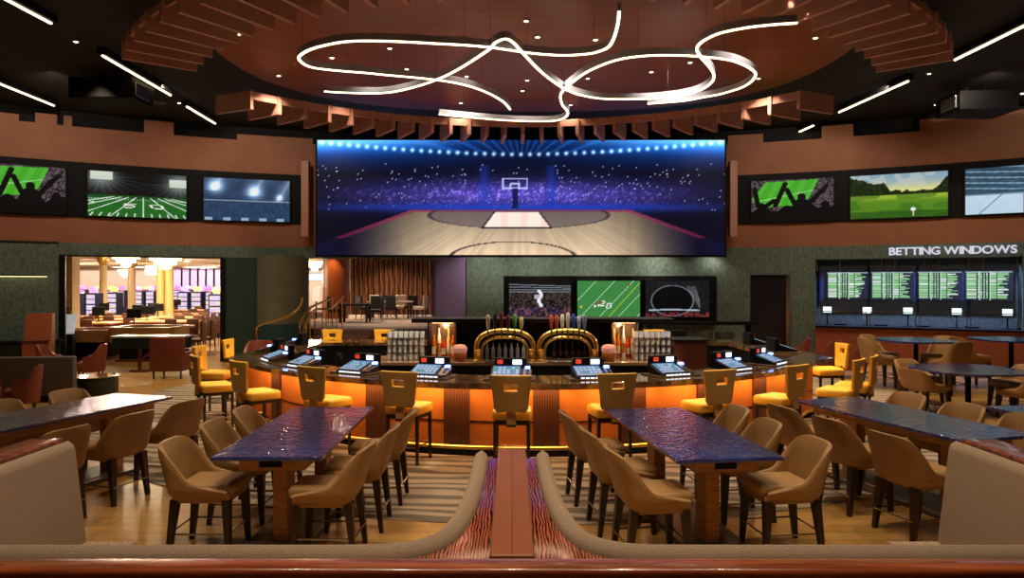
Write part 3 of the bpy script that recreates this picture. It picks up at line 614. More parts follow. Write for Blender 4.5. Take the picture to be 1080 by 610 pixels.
# gaming consoles let into the bar top
M_white = mat('white_status_screen', 'e8f2ff', .5, emit=1.8); M_blue = mat('blue_lamp', '6f8cff', .5, emit=6); M_redl = mat('red_lamp', 'd8402a', .4, emit=.9); M_frame = mat('bronze_frame', '6d563f', .3, .6)
def console(seed):
    t = thing('gaming_console', 'x', 'gaming console')
    MB().box(-.36, .36, -.25, .22, 0, .02, .006).build('base_plate', M_frame, t)
    b = MB(); b.poly([(-.27,-.2,.02),(.27,-.2,.02),(.27,.13,.02),(-.27,.13,.02),(-.27,-.2,.04),(.27,-.2,.04),(.27,.13,.15),(-.27,.13,.15)], [(3,2,1,0),(4,5,6,7),(0,1,5,4),(1,2,6,5),(2,3,7,6),(3,0,4,7)]); b.build('screen_body', M_black, t)
    d = display('display', im_game(seed), .38, .31, t, y=.125, z=.064, x=-.05, gain=.7, tilt=math.atan(.11/.33))
    MB().box(-.23, .23, .14, .24, .02, .27, .012).build('status_box', M_black, t)
    MB().box(-.19, -.11, .125, .141, .19, .25, .004).build('red_light', M_redl, t); MB().box(.03, .16, .132, .141, .18, .25).build('status_screen', M_white, t)
    b = MB(); b.poly([(.19,-.16,.062),(.3,-.16,.05),(.3,.1,.12),(.19,.1,.15),(.19,-.16,.02),(.3,-.16,.02),(.3,.1,.02),(.19,.1,.02)], [(0,1,2,3),(7,6,5,4),(0,4,5,1),(1,5,6,2),(2,6,7,3),(3,7,4,0)]); b.build('bill_acceptor', M_frame, t)
    MB().box(.21, .28, .04, .11, .13, .165, .006).build('blue_light', M_blue, t); b = MB(); [b.box(-.2+.07*i, -.15+.07*i, -.215, -.203, .022, .036) for i in range(6)]; b.build('button', M_white, t); return t
con = [Pool(console(5)), Pool(console(11))]
names = {-55:'at the left corner of the bar', -42.5:'second from the left corner along the bar front', -29:'third from the left along the bar front', -16:'on the bar just left of the left beer tower', -3.5:'on the bar behind the centre stool', 8.8:'on the bar below the right beer tower', 22:'on the bar in front of the right glasses', 35.5:'to the right of the right glasses along the bar front', 48:'near the right corner of the bar front'}
for i, (d, nm) in enumerate(names.items()):
    x, y = arcpt(5.38, d); con[i % 2].put((x, y, 1.07), math.radians(d), 'gaming console %s' % nm)
for i, (x, y, r, nm) in enumerate(((-4.75, 13.4, -PI/2, 'on the left wing of the bar, nearest the corner'), (-4.75, 14.9, -PI/2, 'on the far end of the left wing of the bar'), (5.35, 13.5, PI/2, 'on the right wing of the bar, nearest the corner'), (5.35, 14.9, PI/2, 'on the far end of the right wing of the bar'), (-2.6, 15.98, PI, 'on the far side of the bar, left'), (1.2, 15.98, PI, 'on the far side of the bar, behind the beer taps'), (3.8, 15.98, PI, 'on the far side of the bar, right'))):
    con[i % 2].put((x, y, 1.07), r, 'gaming console %s' % nm)
# ------------------------------------------------------------------ island inside the bar
t = thing('back_bar', 'dark island cabinet in the middle of the bar with a flat black canopy', 'cabinet', (.58, 12.9, 0))
MB().box(-3.1, 2.47, -.62, .45, .1, .94).build('body', M_black, t); MB().box(-3.15, 2.50, -.67, .5, .94, 1.0, .01).build('worktop', mat('worktop_wood', '8a6a48', .25, coat=.5), t)
MB().box(-3.0, 2.4, -.55, .4, 0, .1).build('plinth', M_black, t)
MB().box(-2.45, 2.45, -.2, .55, 1.68, 1.76, .008).build('canopy', M_black, t); MB().box(-1.75, 1.95, .35, .43, 1.0, 1.68).build('back_panel', M_black, t)
for s in (-1, 1):
    x = s*1.72-.17; MB().box(x-.28, x-.25, -.05, .35, 1.0, 1.68).build('cubby_side', M_black, t); MB().box(x+.25, x+.28, -.05, .35, 1.0, 1.68).build('cubby_side', M_black, t); MB().box(x-.25, x+.25, .33, .35, 1.0, 1.68).build('cubby_back', mat('mirror_back', '8a6d5a', .2, .5), t)
    lamp('POINT', (.58+x, 12.93, 1.6), 9, (1,.65,.35), .03); MB().box(x-.2, x+.2, 0, .05, 1.665, 1.68).build('cubby_light', mat('cubby_led', 'ffc890', .5, emit=6), t)
# bottles
def bottle(name, col, h=.3, r=.037, alpha=1, cap='1a1a1a', lab=None):
    t = thing(name, 'x', 'bottle'); m = mat('bottle_'+col, col, .12, alpha=alpha)
    MB().lathe([(r*.9,0),(r,.01),(r,h*.55),(r*.8,h*.66),(r*.35,h*.76),(r*.35,h*.93)], 12).build('glass_body', m, t, True); MB().lathe([(r*.42,h*.92),(r*.42,h)], 10).build('cap', mat('cap_'+cap, cap, .4), t)
    MB().lathe([(r*1.02,h*.15),(r*1.02,h*.45)], 12).build('paper_label', mat('lab_'+(lab or 'e8dfc8'), lab or 'e8dfc8', .6), t, True); return t
BP = [Pool(bottle('liquor_bottle', 'c8681e', .33)), Pool(bottle('liquor_bottle', 'e8b060', .38, .034, cap='d8b040')), Pool(bottle('liquor_bottle', 'c83a20', .28, .04)), Pool(bottle('liquor_bottle', 'e6e2d6', .42, .036, lab='c87830'))]
for s, nm in ((-1, 'left'), (1, 'right')):
    for k in range(5):
        BP[(k*3+(s > 0)) % 4].put((.41+s*1.72-.18+.09*k, 13.04+(k % 2)*.09, 1.0), 0, 'lit liquor bottle standing in the %s alcove of the back bar, %s' % (nm, ('leftmost','second','middle','fourth','rightmost')[k]), None, (1.15,1.15,1.45))
WB = Pool(bottle('clear_bottle', 'b9c8d8', .30, .035, lab='9fb4e0')); DB = Pool(bottle('wine_bottle', '12160f', .31, .037, lab='40201c', cap='401818'))
for k in range(7): WB.put((-.33+.115*k-.14, 12.93, 1.0), 0, 'clear spirit bottle behind the left beer tower', 'clear bottles behind the left beer tower')
for k in range(7): DB.put((.80+.115*k, 12.93, 1.0), 0, 'dark wine bottle behind the right beer tower', 'dark bottles behind the right beer tower')
# beer towers
def tower(cx, lb, cols):
    t = thing('beer_tower', lb, 'beer tower', (cx, 12.42, 1.0)); W_, H = .52, .46
    def archp(w_, h_, y=0): return [(-w_, y, 0), (-w_, y, h_*.35)]+[(w_*math.copysign(abs(math.cos(a))**.75, math.cos(a)), y, h_*.35+h_*.65*math.sin(a)**.75) for a in np.linspace(PI, 0, 22)]+[(w_, y, h_*.35), (w_, y, 0)]
    b = MB(); b.tube(archp(W_, .55), .045, 12); b.build('arch_pipe', M_brass, t, True)
    b = MB(); b.tube(archp(W_-.1, .44, -.03), .028, 12); b.build('inner_pipe', M_brass, t, True)
    for s in (-1, 1): MB().lathe([(.09,0),(.09,.02),(.06,.04),(.06,.16),(.075,.18),(.075,.2),(.05,.22)], 18, c=(s*(W_-.04), 0)).build('column_base', M_brass, t, True)
    MB().box(-.38, .38, -.2, -.04, 0, .025, .006).build('drip_tray', M_chrome, t)
    n = len(cols)
    for k, (c, hh) in enumerate(cols):
        x = -.30+.6*k/(n-1); b = MB(); b.bar((x, -.03, .52), (x, -.15, .50), .013).bar((x, -.14, .51), (x, -.16, .40), .010); b.lathe([(.018,.5),(.022,.53),(.012,.56),(.010,.60)], 10, c=(x, -.09)); tp = b.build('tap', M_chrome, t, True)
        hm = MB(); hm.lathe([(.016,.59),(.026,.62),(.038,.59+hh*.6),(.032,.59+hh*.9),(.014,.59+hh)], 10, c=(x, -.09)); hm.build('tap_handle', mat('handle_'+c, c, .4), tp, True)
tower(-.13, 'brass arched beer tower with dark and green tap handles, left one', [('c9b8a0',.26),('2a2a33',.3),('7a3524',.30),('56301c',.26),('59a83a',.27),('d8c890',.22)])
tower(1.01, 'brass arched beer tower with orange, white and blue tap handles, right one', [('c8562c',.26),('b85a30',.25),('e0dccb',.27),('d8cfc0',.3),('2c50b8',.28),('b8c8e8',.24),('8fa8d8',.26)])
for x, nm in ((-.95, 'left'), (1.76, 'right')):
    t = thing('glass_lantern', 'faceted orange glass globe lantern at the %s end of the beer towers' % nm, 'lantern', (x, 12.45, 1.0)); MB().lathe([(.10,0),(.12,.05),(.13,.13),(.12,.15)], 8).build('wooden_base', mat('orange_pot', 'b8642c', .4), t, True); MB().lathe([(.11,.15),(.135,.19),(.135,.24),(.10,.29),(.05,.30)], 8).build('globe', mat('globe_glow', 'c88a78', .3, emit=.35), t)
# drinking glasses in stacked rows
def glassm(): return MB().lathe([(.030,0),(.030,.01),(.037,.11),(.033,.11),(.026,.015)], 12).build('drinking_glass', M_glassware, None, True)
g0 = glassm(); tag(g0, 'x', 'glass'); GP = Pool(g0)
for s, x0, nm in ((-1, -1.97, 'left'), (1, 2.60, 'right')):
    for k in range(4):
        o = MB().box(-.36, .36, -.13, .13, 0, .008).build('glass_tray', M_chrome); o.location = (x0, 12.7, 1.0+k*.135); tag(o, '%s shelf tray under the clear glasses %s of the beer towers' % (('lowest','second','third','top')[k], nm), 'tray')
        for i in range(7):
            for j in range(2): GP.put((x0-.30+.1*i, 12.63+.12*j, 1.009+k*.135), 0, 'clear drinking glass in the stacked rows %s of the beer towers' % nm, 'clear glasses %s of the beer towers' % nm)
t = thing('service_cabinet', 'brown timber cabinet with steel edge inside the bar, right of the glasses', 'cabinet', (3.42, 13.4, 0)); MB().box(-.3, .32, -.3, .4, 0, 1.3, .01).build('body', M_brown, t); MB().box(-.34, .36, -.34, .44, 1.3, 1.34, .008).build('top', M_black, t); MB().box(-.32, -.30, -.3, -.1, .2, 1.28).build('edge_strip', M_chrome, t)
for x, nm in ((-3.3, 'left'), (-.2, 'centre'),):
    pass
t = thing('bar_sink', 'steel work sink inside the bar on the left with a black tap', 'sink', (-2.9, 11.9, 0)); MB().box(-.45, .45, -.25, .25, 0, .85, .01).build('cabinet', mat('grey_steel', '7d8590', .3, .7), t); MB().box(-.47, .47, -.27, .27, .85, .89, .01).build('rim', M_chrome, t); MB().tube([(-.2,.2,.89),(-.2,.2,1.1),(-.17,.15,1.17),(-.1,.05,1.18),(-.08,0,1.1)], .018).build('tap', M_black, t, True)
# ------------------------------------------------------------------ yellow bar stools (front of the seat towards +x)
def barstool():
    t = thing('bar_stool', 'x', 'stool')
    def wid(z):
        q = (z-.80)/.46; q = min(max(q, 0), 1); return (.205+.055*q**1.5)-(.05*(1-min(q/.12, 1))**2)
    zs = [.80,.815,.84,.88,.93,.98,1.02,1.04,1.065,1.11,1.155,1.175,1.2,1.235,1.26]; us = np.linspace(-1, 1, 13); bm = bmesh.new(); G = []
    for z in zs:
        G.append([bm.verts.new((-.245-.07*(z-.8)-.04*(1-(u*.95)**2)+.0, wid(z)*u, z)) for u in us])
    for i in range(len(zs)-1):
        for j in range(len(us)-1):
            if 1.065 < (zs[i]+zs[i+1])/2 < 1.154 and abs((us[j]+us[j+1])/2) < .30: continue
            bm.faces.new((G[i][j], G[i][j+1], G[i+1][j+1], G[i+1][j]))
    bmesh.ops.recalc_face_normals(bm, faces=bm.faces[:])
    if bm.faces[0].normal.x < 0: bmesh.ops.reverse_faces(bm, faces=bm.faces[:])
    me = bpy.data.meshes.new('backrest'); bm.to_mesh(me); bm.free(); me.materials.append(M_yel); me.materials.append(M_mus); me.polygons.foreach_set('use_smooth', [True]*len(me.polygons))
    o = bpy.data.objects.new('backrest', me); C.objects.link(o); o.parent = t
    md = o.modifiers.new('thick', 'SOLIDIFY'); md.thickness = .055; md.offset = -1; md.material_offset = 1; md.material_offset_rim = 0
    bv = o.modifiers.new('soft', 'BEVEL'); bv.width = .012; bv.segments = 2; bv.limit_method = 'ANGLE'; bv.angle_limit = 1.0
    b = MB(); b.box(-.24, .26, -.25, .25, .66, .80, .045); b.bm.verts.ensure_lookup_table()
    for v in b.bm.verts:
        if v.co.x > .1: v.co.z -= .02*(v.co.x-.1)/.16
    b.build('seat_cushion', M_yel, t, True)
    MB().box(-.23, .23, -.23, .23, .61, .66, .005).build('seat_frame', M_leg, t); MB().box(-.30, -.24, -.06, .06, .62, .84, .01).build('back_stem', M_mus, t); MB().box(-.30,-.2,-.06,.06,.60,.63).build('stem_bracket', M_leg, t)
    for sx in (-1, 1):
        for sy in (-1, 1): MB().bar((sx*.215, sy*.215, 0), (sx*.21, sy*.21, .62), .022, .030, 4).build('leg', M_leg, t)
    b = MB(); q = .212; pts = [(q,-q,.24),(q,q,.24),(-q,q,.24),(-q,-q,.24)]; [b.bar(pts[i], pts[(i+1)%4], .011) for i in range(4)]; b.build('foot_ring', M_chrome, t); return t
SP = Pool(barstool())
backs = [(-2.76,9.5,'in front of the bar, second left of the centre stool'), (-1.47,9.0,'in front of the bar, just left of the centre stool'), (-.01,8.62,'at the centre of the bar front, behind the middle divider'), (1.34,8.8,'in front of the bar, just right of the centre stool'), (2.77,9.18,'in front of the bar, second right of the centre stool'), (4.02,9.7,'in front of the bar, third right of the centre stool'),
         (5.27,10.45,'at the right corner of the bar, nearer of the pair'), (5.78,10.98,'at the right corner of the bar, farther of the pair'), (-4.05,10.2,'at the left front of the bar, third left of the centre stool'), (-5.07,11.0,'at the left corner of the bar, nearest of the left-side group'), (-5.75,12.65,'on the left side of the bar, middle of the group'), (-5.85,14.15,'on the far left side of the bar'), (6.35,13.2,'on the right side of the bar beyond the corner')]
for x, y, nm in backs:
    if y > 12.6 and abs(x) > 5: dx, dy = (BC[0]-x), 0
    else: dx, dy = BC[0]-x, BC[1]-y
    l = math.hypot(dx, dy); dx /= l; dy /= l
    SP.put((x+dx*.27, y+dy*.27, 0), math.atan2(dy, dx), 'yellow bar stool %s' % nm)
    spot_at((x+dx*.9-.2, y+dy*.9-.2, 7.0), (x+dx*.3, y+dy*.3, .9), 950, (1,.84,.58), .15)
for px, nm in ((350, 'leftmost of the far stools'), (405, 'second of the far stools'), (690, 'far stool behind the right glasses')):
    y = 17.2; SP.put(((px-CX)*y/F, y-.27, .0), -PI/2, 'yellow bar stool beyond the bar, %s' % nm); spot_at(((px-CX)*y/F, y+1.5, 7.0), ((px-CX)*y/F, y-.2, 1), 700, (1,.84,.58), .15)
# ------------------------------------------------------------------ tan counter chairs (front towards +x)
def tanchair(m=None, prefix='counter_chair', cat='chair'):
    m = m or M_tan; t = thing(prefix, 'x', cat); n = 41
    def plan(s):      # s in -1..1 round the chair from one front end, past the back, to the other
        a = abs(s); sg = 1 if s > 0 else -1
        if a < .30: return (-.27-.0*a, sg*a/.30*.19)
        if a < .50:
            q = (a-.30)/.20*PI/2; return (-.17-.10*math.cos(q)**.8, sg*(.19+.075*math.sin(q)**.8))
        q = (a-.5)/.5; return (-.17+q*.42, sg*(.265-.015*q))
    def top(s):
        a = abs(s)
        if a < .38: return .985-.03*(a/.38)**6
        if a < .64: q = (a-.38)/.26; return .955-.30*(q*q*(3-2*q))**.8
        return .655-.07*((a-.64)/.36)
    S = np.linspace(-1, 1, n); Z = 8; bm = bmesh.new(); outer = []; inner = []
    for s in S:
        x, y = plan(s); x2, y2 = plan(min(s+.02, 1)); x1, y1 = plan(max(s-.02, -1)); nx, ny = (y2-y1), -(x2-x1); l = math.hypot(nx, ny); nx, ny = nx/l, ny/l
        if nx*(x+.0)+ny*y < 0: nx, ny = -nx, -ny
        ro, ri = [], []; tp = top(s)
        for k in range(Z+1):
            z = .50+(tp-.50)*k/Z; lean = .13*max(0, (z-.6)/.4)**1.2*max(0, 1-(abs(s)/.62)**2); flare = .02*(z-.5)/.5-.05*(max(0, .58-z)/.08)
            rnd = .015 if k == Z else 0
            ro.append(bm.verts.new((x-lean+nx*(.02+flare-rnd), y+ny*(.02+flare-rnd), z-(0 if k < Z else .0)))); ri.append(bm.verts.new((x-lean-nx*(.028-rnd), y-ny*(.028-rnd), z)))
        outer.append(ro); inner.append(ri)
    for i in range(n-1):
        for k in range(Z): bm.faces.new((outer[i][k], outer[i+1][k], outer[i+1][k+1], outer[i][k+1])); bm.faces.new((inner[i][k+1], inner[i+1][k+1], inner[i+1][k], inner[i][k]))
        bm.faces.new((outer[i][Z], outer[i+1][Z], inner[i+1][Z], inner[i][Z])); bm.faces.new((inner[i][0], inner[i+1][0], outer[i+1][0], outer[i][0]))
    for i in (0, n-1):
        for k in range(Z): bm.faces.new((outer[i][k], outer[i][k+1], inner[i][k+1], inner[i][k]))
    b = MB(); b.bm.free(); b.bm = bm; b.build('backrest', m, t, True)
    MB().box(-.2, .26, -.235, .235, .47, .55, .02).build('seat_base', m, t, True); MB().box(-.22, .30, -.225, .225, .545, .64, .035).build('seat_cushion', m, t, True)
    for sx in (-1, 1):
        for sy in (-1, 1): MB().bar((sx*.25-(.03 if sx < 0 else 0), sy*.225, 0), (sx*.225, sy*.20, .50), .028, .050, 4).build('leg', M_leg, t)
    b = MB(); e = [(.255,-.225,.2),(.255,.225,.2),(-.28,.225,.2),(-.28,-.225,.2)]; [b.bar(e[i], e[(i+1)%4], .009) for i in range(4)]; b.build('foot_rail', M_chrome, t); return t
TC = Pool(tanchair())
def table(loc, rz, lb, L_=2.4, Wd=.96, H=.91, posts=True):
    t = thing('high_table', lb, 'table', loc, rz); m = M_top
    MB().box(-Wd/2, Wd/2, -L_/2, L_/2, H-.035, H, .006).build('tabletop', m, t)
    MB().box(-Wd/2+.2, Wd/2-.18, -L_/2+.12, L_/2-.12, H-.15, H-.036, .005).build('apron', M_wood, t)
    for s in (-1, 1):
        MB().box(-.065, .065, s*(L_/2-.5)-.12, s*(L_/2-.5)+.12, .05, H-.15, .004).build('post', M_wood, t)
        MB().box(-.1, .1, s*(L_/2-.117)-.004, s*(L_/2-.117)+.004, H-.12, H-.065).build('socket_panel', M_black, t)
    MB().box(-.3, .3, -L_/2+.25, L_/2-.25, 0, .05, .01).build('base_plate', mat('base_plate_dark', '4a3524', .4), t); return t
def m_top():
    m = mat('resin_tabletop', '08348a', .10, bump=.85, bscale=15, var=.5, vscale=1.6, col2='16185e', coat=1, stretch=(1,1,1), ior=1.75); m.node_tree.nodes['Principled BSDF'].inputs['Coat IOR'].default_value = 1.7
    for l in list(m.node_tree.links):
        if l.to_socket.name == 'Normal': m.node_tree.links.new(l.from_socket, m.node_tree.nodes['Principled BSDF'].inputs['Coat Normal'])
    return m
M_top = m_top()
def chairs(tc, rz, side, ys, names, dx=.60, dr=0):
    dxs = dx if isinstance(dx, tuple) else [dx]*len(ys)
    for y, nm, dx in zip(ys, names, dxs):
        p = Matrix.Rotation(rz, 2)@Vector((side*dx, y)); TC.put((tc[0]+p.x, tc[1]+p.y, 0), rz+(0 if side < 0 else PI)+dr, 'tan chair '+nm)
T2 = (-2.14, 7.08); table((*T2, 0), math.radians(1), 'long dark resin high table reflecting blue and pink, left of the middle divider')
chairs(T2, 0, -1, (-.86, -.05, .74), ('nearest on the left side of the blue and pink reflecting table', 'in the middle on the left side of the blue and pink reflecting table', 'farthest on the left side of the blue and pink reflecting table'), (.60, .60, .60))
chairs(T2, 0, 1, (-.97, -.26, .52), ('nearest on the right side of the blue and pink reflecting table', 'in the middle on the right side of the blue and pink reflecting table', 'farthest on the right side of the blue and pink reflecting table'), (.50, .60, .66))
T3 = (1.72, 7.02); r3 = math.radians(7.5); table((*T3, 0), r3, 'long dark resin high table reflecting lavender, right of the middle divider')
chairs(T3, r3, -1, (-1.0, -.2, .68), ('nearest on the left side of the lavender reflecting table', 'in the middle on the left side of the lavender reflecting table', 'farthest on the left side of the lavender reflecting table'), (.64, .67, .70))
chairs(T3, r3, 1, (-.90, -.04, .75), ('nearest on the right side of the lavender reflecting table', 'in the middle on the right side of the lavender reflecting table', 'farthest on the right side of the lavender reflecting table'), (.60, .61, .66))
T1 = (-5.33, 8.06); r1 = math.radians(-18); table((*T1, 0), r1, 'long high table with teal sheen at the left edge')
chairs(T1, r1, 1, (-.95, -.12, .72), ('nearest on the right side of the left edge teal table', 'in the middle on the right side of the left edge teal table', 'farthest on the right side of the left edge teal table'), (.95, .92, .86))
chairs(T1, r1, -1, (-.05, .85), ('behind the teal table at the left edge, nearer one', 'behind the teal table at the left edge, farther one'), .62)
T4 = (4.42, 7.78); r4 = math.radians(16); table((*T4, 0), r4, 'long blue resin high table right of the lavender table')
chairs(T4, r4, -1, (-1.0, -.22, .55), ('nearest in front of the blue table on the right', 'in the middle in front of the blue table on the right', 'farthest in front of the blue table on the right'), .82)
chairs(T4, r4, 1, (-.7, .05, .85), ('nearest behind the blue table on the right', 'in the middle behind the blue table on the right', 'farthest behind the blue table on the right'), .68)
T5 = (6.35, 7.45); table((*T5, 0), math.radians(4), 'short view of a blue resin high table at the right edge', 1.9)
chairs(T5, 0, 1, (.2,), ('on the far side of the small blue table at the right edge',), .75)
M_top2 = M_top
def pubtable(loc, lb, H, R=.75, n=4, rz=0):
    t = thing('pub_table', lb, 'table', loc, rz); pts = []
    for k in range(4):
        for e in np.linspace(-.35, .35, 5): a = k*PI/2+PI/4+e*.9; q = R*(1-.10*abs(e)/.35*0); pts.append((q*math.cos(a), q*math.sin(a)))
    MB().prism(pts, H-.04, H).build('tabletop', M_top, t); MB().lathe([(.05,.03),(.05,H-.04)], 14).build('post', M_black, t, True); MB().lathe([(.32,0),(.32,.02),(.06,.05)], 24).build('base_plate', M_black, t, True); MB().box(-.25, .25, -.25, .25, H-.07, H-.04).build('top_bracket', M_black, t); return t
def around(c, d, angs, names, sc):
    for a, nm in zip(angs, names): TC.put((c[0]+d*math.cos(a), c[1]+d*math.sin(a), 0), a+PI, 'tan chair '+nm, None, sc)
A_ = (9.35, 15.8); pubtable((*A_, 0), 'dark high pub table in front of the betting windows, left of two', 1.12, .85); around(A_, .86, (PI*1.0, -PI*.42, 0.5, PI*.66), ('at the left of the pub table before the betting windows', 'in front of the pub table before the betting windows', 'at the right of the pub table before the betting windows', 'behind the pub table before the betting windows'), (1.05,1.05,1.18))
B_ = (11.7, 16.0); pubtable((*B_, 0), 'dark high pub table at the right edge before the betting windows', 1.12, .85); around(B_, .92, (PI*1.0, -.3), ('left of the pub table at the right edge', 'right of the pub table at the right edge'), (1.05,1.05,1.18))
C_ = (8.75, 13.1); pubtable((*C_, 0), 'low dark square table between the blue table and the betting windows', .78, 1.0, rz=.1); around(C_, .98, (PI*1.08, -PI*.38, PI*.62, .15), ('left of the low square table on the right', 'in front of the low square table on the right', 'behind the low square table on the right', 'right of the low square table on the right'), (1.1,1.15,.84))
# ------------------------------------------------------------------ red armchairs
def tub(m, nm='armchair'):
    t = thing(nm, 'x', 'armchair'); out = [(.16,-.32)]+[(-.05+.28*math.cos(a)*1.0, .32*math.sin(a)) for a in np.linspace(-PI/2, -3*PI/2, 16)]+[(.16,.32)]; n = len(out)
    bm = bmesh.new(); rs = []
    for i, (x, y) in enumerate(out):
        q = math.sin(PI*i/(n-1)); h = .58+.30*min(1, 1.35*q)**1.6; k = 1/(math.hypot(x, y)+1e-6); ln = .06*q
        rs.append([bm.verts.new(p) for p in ((x,y,.2),(x-ln,y*1.03,h-.03),(x*.97-ln,y*.99,h),(x*.80-ln,y*.82,h),(x*.76-ln,y*.78,h-.03),(x*.76,y*.76,.2))])
    for i in range(n-1):
        for k in range(6): bm.faces.new((rs[i][k], rs[i+1][k], rs[i+1][(k+1)%6], rs[i][(k+1)%6]))
    bm.faces.new(rs[0]); bm.faces.new(rs[-1]); b = MB(); b.bm.free(); b.bm = bm; b.build('tub_back', m, t, True)
    MB().box(-.26, .32, -.26, .26, .2, .46, .05).build('seat_cushion', m, t, True)
    for sx in (-.22, .26):
        for sy in (-.24, .24): MB().bar((sx, sy, 0), (sx, sy, .21), .018, .026).build('leg', M_leg, t)
    return t
AC = Pool(tub(M_tub))
for x, y, r, lb, sc in ((-9.15,12.75,-2.6,'red-brown tub armchair in front of the grey half wall, right one',(.85,.85,1)), (-9.95,12.8,-.4,'red-brown tub armchair at the left edge in front of the grey half wall',(.85,.85,1)), (-10.65,17.3,3.5,'red-brown tub armchair beside the green drum table',(.9,.9,1)), (-11.6,17.2,.2,'red-brown tub armchair behind the grey half wall',(.9,.9,1)),
                     (8.05,19.3,2.6,'dark red tub armchair in front of the service door, left one',(1,1,1)), (8.55,18.6,2.2,'dark red tub armchair before the green wall, middle one',(1,1,1)), (8.75,17.6,2.4,'dark red tub armchair left of the betting counter, right one',(1,1,1)), (-6.5,17.6,-1.2,'dark brown tub armchair in front of the green fluted panel',(1.2,1.2,1.05))):
    AC.put((x, y, 0), r, lb, None, sc)
t = thing('club_chair', 'square brown leather club chair beside the narrow black table', 'armchair', (-8.75, 17.6, 0), PI*.5+.1)
MB().box(-.38,.35,-.4,.4,.2,.48,.03).build('seat', M_brown, t, True); MB().box(-.42,-.26,-.42,.42,.2,1.08,.05).build('backrest', M_brown, t, True)
for s in (-1,1): MB().box(-.3,.38,s*.36-.07,s*.36+.07,.2,.66,.03).build('armrest', M_brown, t, True)
for sx in (-.34,.3):
    for sy in (-.33,.33): MB().bar((sx,sy,0),(sx,sy,.21),.02,.03).build('leg', M_leg, t)
t = thing('drum_table', 'round dark green drum table beside the red armchairs', 'table', (-8.95, 14.7, 0)); MB().lathe([(.40,0),(.42,.03),(.42,.38),(.40,.4)], 28).build('body', M_dkgreen, t, True); MB().lathe([(.43,.4),(.43,.43)], 28).build('top', mat('green_glass_top', '3d4a34', .1, coat=1), t, True)
t = thing('half_wall', 'low grey upholstered half wall at the left edge', 'partition', (-10.85, 13.75, 0), math.radians(8)); MB().box(-2.2, 1.9, -.08, .08, .12, .92, .02).build('panel', mat('grey_upholstery', '5d5550', .7, bump=.2, bscale=80), t, True); MB().box(-2.2, 1.9, -.1, .1, 0, .12).build('plinth', M_black, t)
t = thing('console_table', 'narrow black-topped standing table on a single forked post', 'table', (-9.85, 18.7, 0)); MB().box(-.98,.98,-.3,.3,.95,1.0,.01).build('top', mat('pale_edge_top', '9fa39a', .3), t); MB().box(-.95,.95,-.27,.27,.66,.95).build('box', M_dkgreen, t); b = MB(); b.bar((-.35,0,0),(-.35,0,.68),.05,n=10).bar((-.35,0,.3),(.1,0,.66),.035,n=8).bar((-.6,0,.02),(-.1,0,.02),.05,n=8); b.build('post', M_brown, t, True)
# ------------------------------------------------------------------ booths in the foreground
def m_fabric():
    return mat('woven_beige_fabric', 'aa937b', .8, wave=('Z', 60, 4), col2='86725e', bump=.2, bscale=120)
M_fab = m_fabric(); M_cap = mat('red_mahogany', '9a4a26', .25, var=.35, vscale=3, stretch=(.4,6,6), coat=.6, col2='54240f'); M_capx = M_cap
M_zebra = mat('zebra_veneer', 'b05a36', .06, wave=('X', 20, 9), col2='2e120b', coat=1, stretch=(1,.25,1))
prof = [(0,.45),(.0,1.16),(.015,1.2),(.05,1.225),(.09,1.2),(.105,1.16),(.19,.45)]
def round_path(pts, k=6): return smoothpath(pts, k)
for s, nm in ((-1, 'left'), (1, 'right')):
    pth = [(s*.165,4.83),(s*.17,4.3),(s*.185,3.9),(s*.215,3.55),(s*.27,3.3),(s*.36,3.14),(s*.52,3.05),(s*.8,3.03),(s*1.5,3.03),(s*2.5,3.03),(s*2.95,3.05),(s*3.2,3.14),(s*3.34,3.32),(s*3.38,3.6),(s*3.38,4.3),(s*3.38,5.12)]
    sp = smoothpath(pth, 6)
    t = thing('booth_sofa', 'beige woven booth sofa back curving round the %s foreground booth' % nm, 'sofa')
    pr = [(-o*s*-1, z) for o, z in prof]; pr = [(s*o, z) for o, z in prof]
    MB().sweep(sp, pr).build('backrest', M_fab, t, True)
    MB().sweep(sp, [(s*.19,.18),(s*.19,.47),(s*.55,.47),(s*.58,.42),(s*.58,.18)]).build('seat', M_fab, t, True)
    MB().sweep(sp, [(s*.05,0),(s*.05,.18),(s*.5,.18),(s*.5,0)]).build('plinth', M_black, t)
    # veneer filling between divider and sofa
    fp = [p for p in sp if abs(p[0]) < 1.0]; poly = [(s*.10,4.84)]+[(x-s*.002, y-.004) for x, y in fp]+[(s*1.0,2.995),(s*.10,2.995)]
    o = MB().prism(poly, 1.12, 1.165).build('veneer_top', M_zebra); tag(o, 'glossy red and black striped veneer top on the %s side of the middle divider' % nm, 'veneer panel')
    t = thing('booth_divider', 'mahogany capped divider beside the %s foreground booth' % nm, 'divider', (s*3.52, 4, 0)); MB().box(-.12,.12,-1.0,1.15,0,1.18).build('panel', M_dkgreen, t); MB().box(-.125,.125,-1.02,1.17,1.18,1.235,.015).build('cap', M_cap, t, True)
    t = thing('booth_sofa', 'beige woven sofa back beyond the mahogany divider at the %s edge' % nm, 'sofa'); MB().sweep([(s*3.68,5.12),(s*3.68,3.0)], [(-s*o, z) for o, z in prof][::1]).build('backrest', M_fab, t, True)
t = thing('booth_divider', 'mahogany capped divider running away from the camera in the middle', 'divider', (0, 4, 0)); MB().box(-.1,.1,-.98,.95,0,1.16).build('panel', M_dkgreen, t); MB().box(-.1,.1,-.99,.98,1.165,1.205,.012).build('cap', mat('plain_mahogany', '8a4a28', .42, var=.2, vscale=3, stretch=(6,.5,6)), t, True); MB().box(-.003,.003,-.98,.97,1.205,1.206).build('seam', M_brown, t)
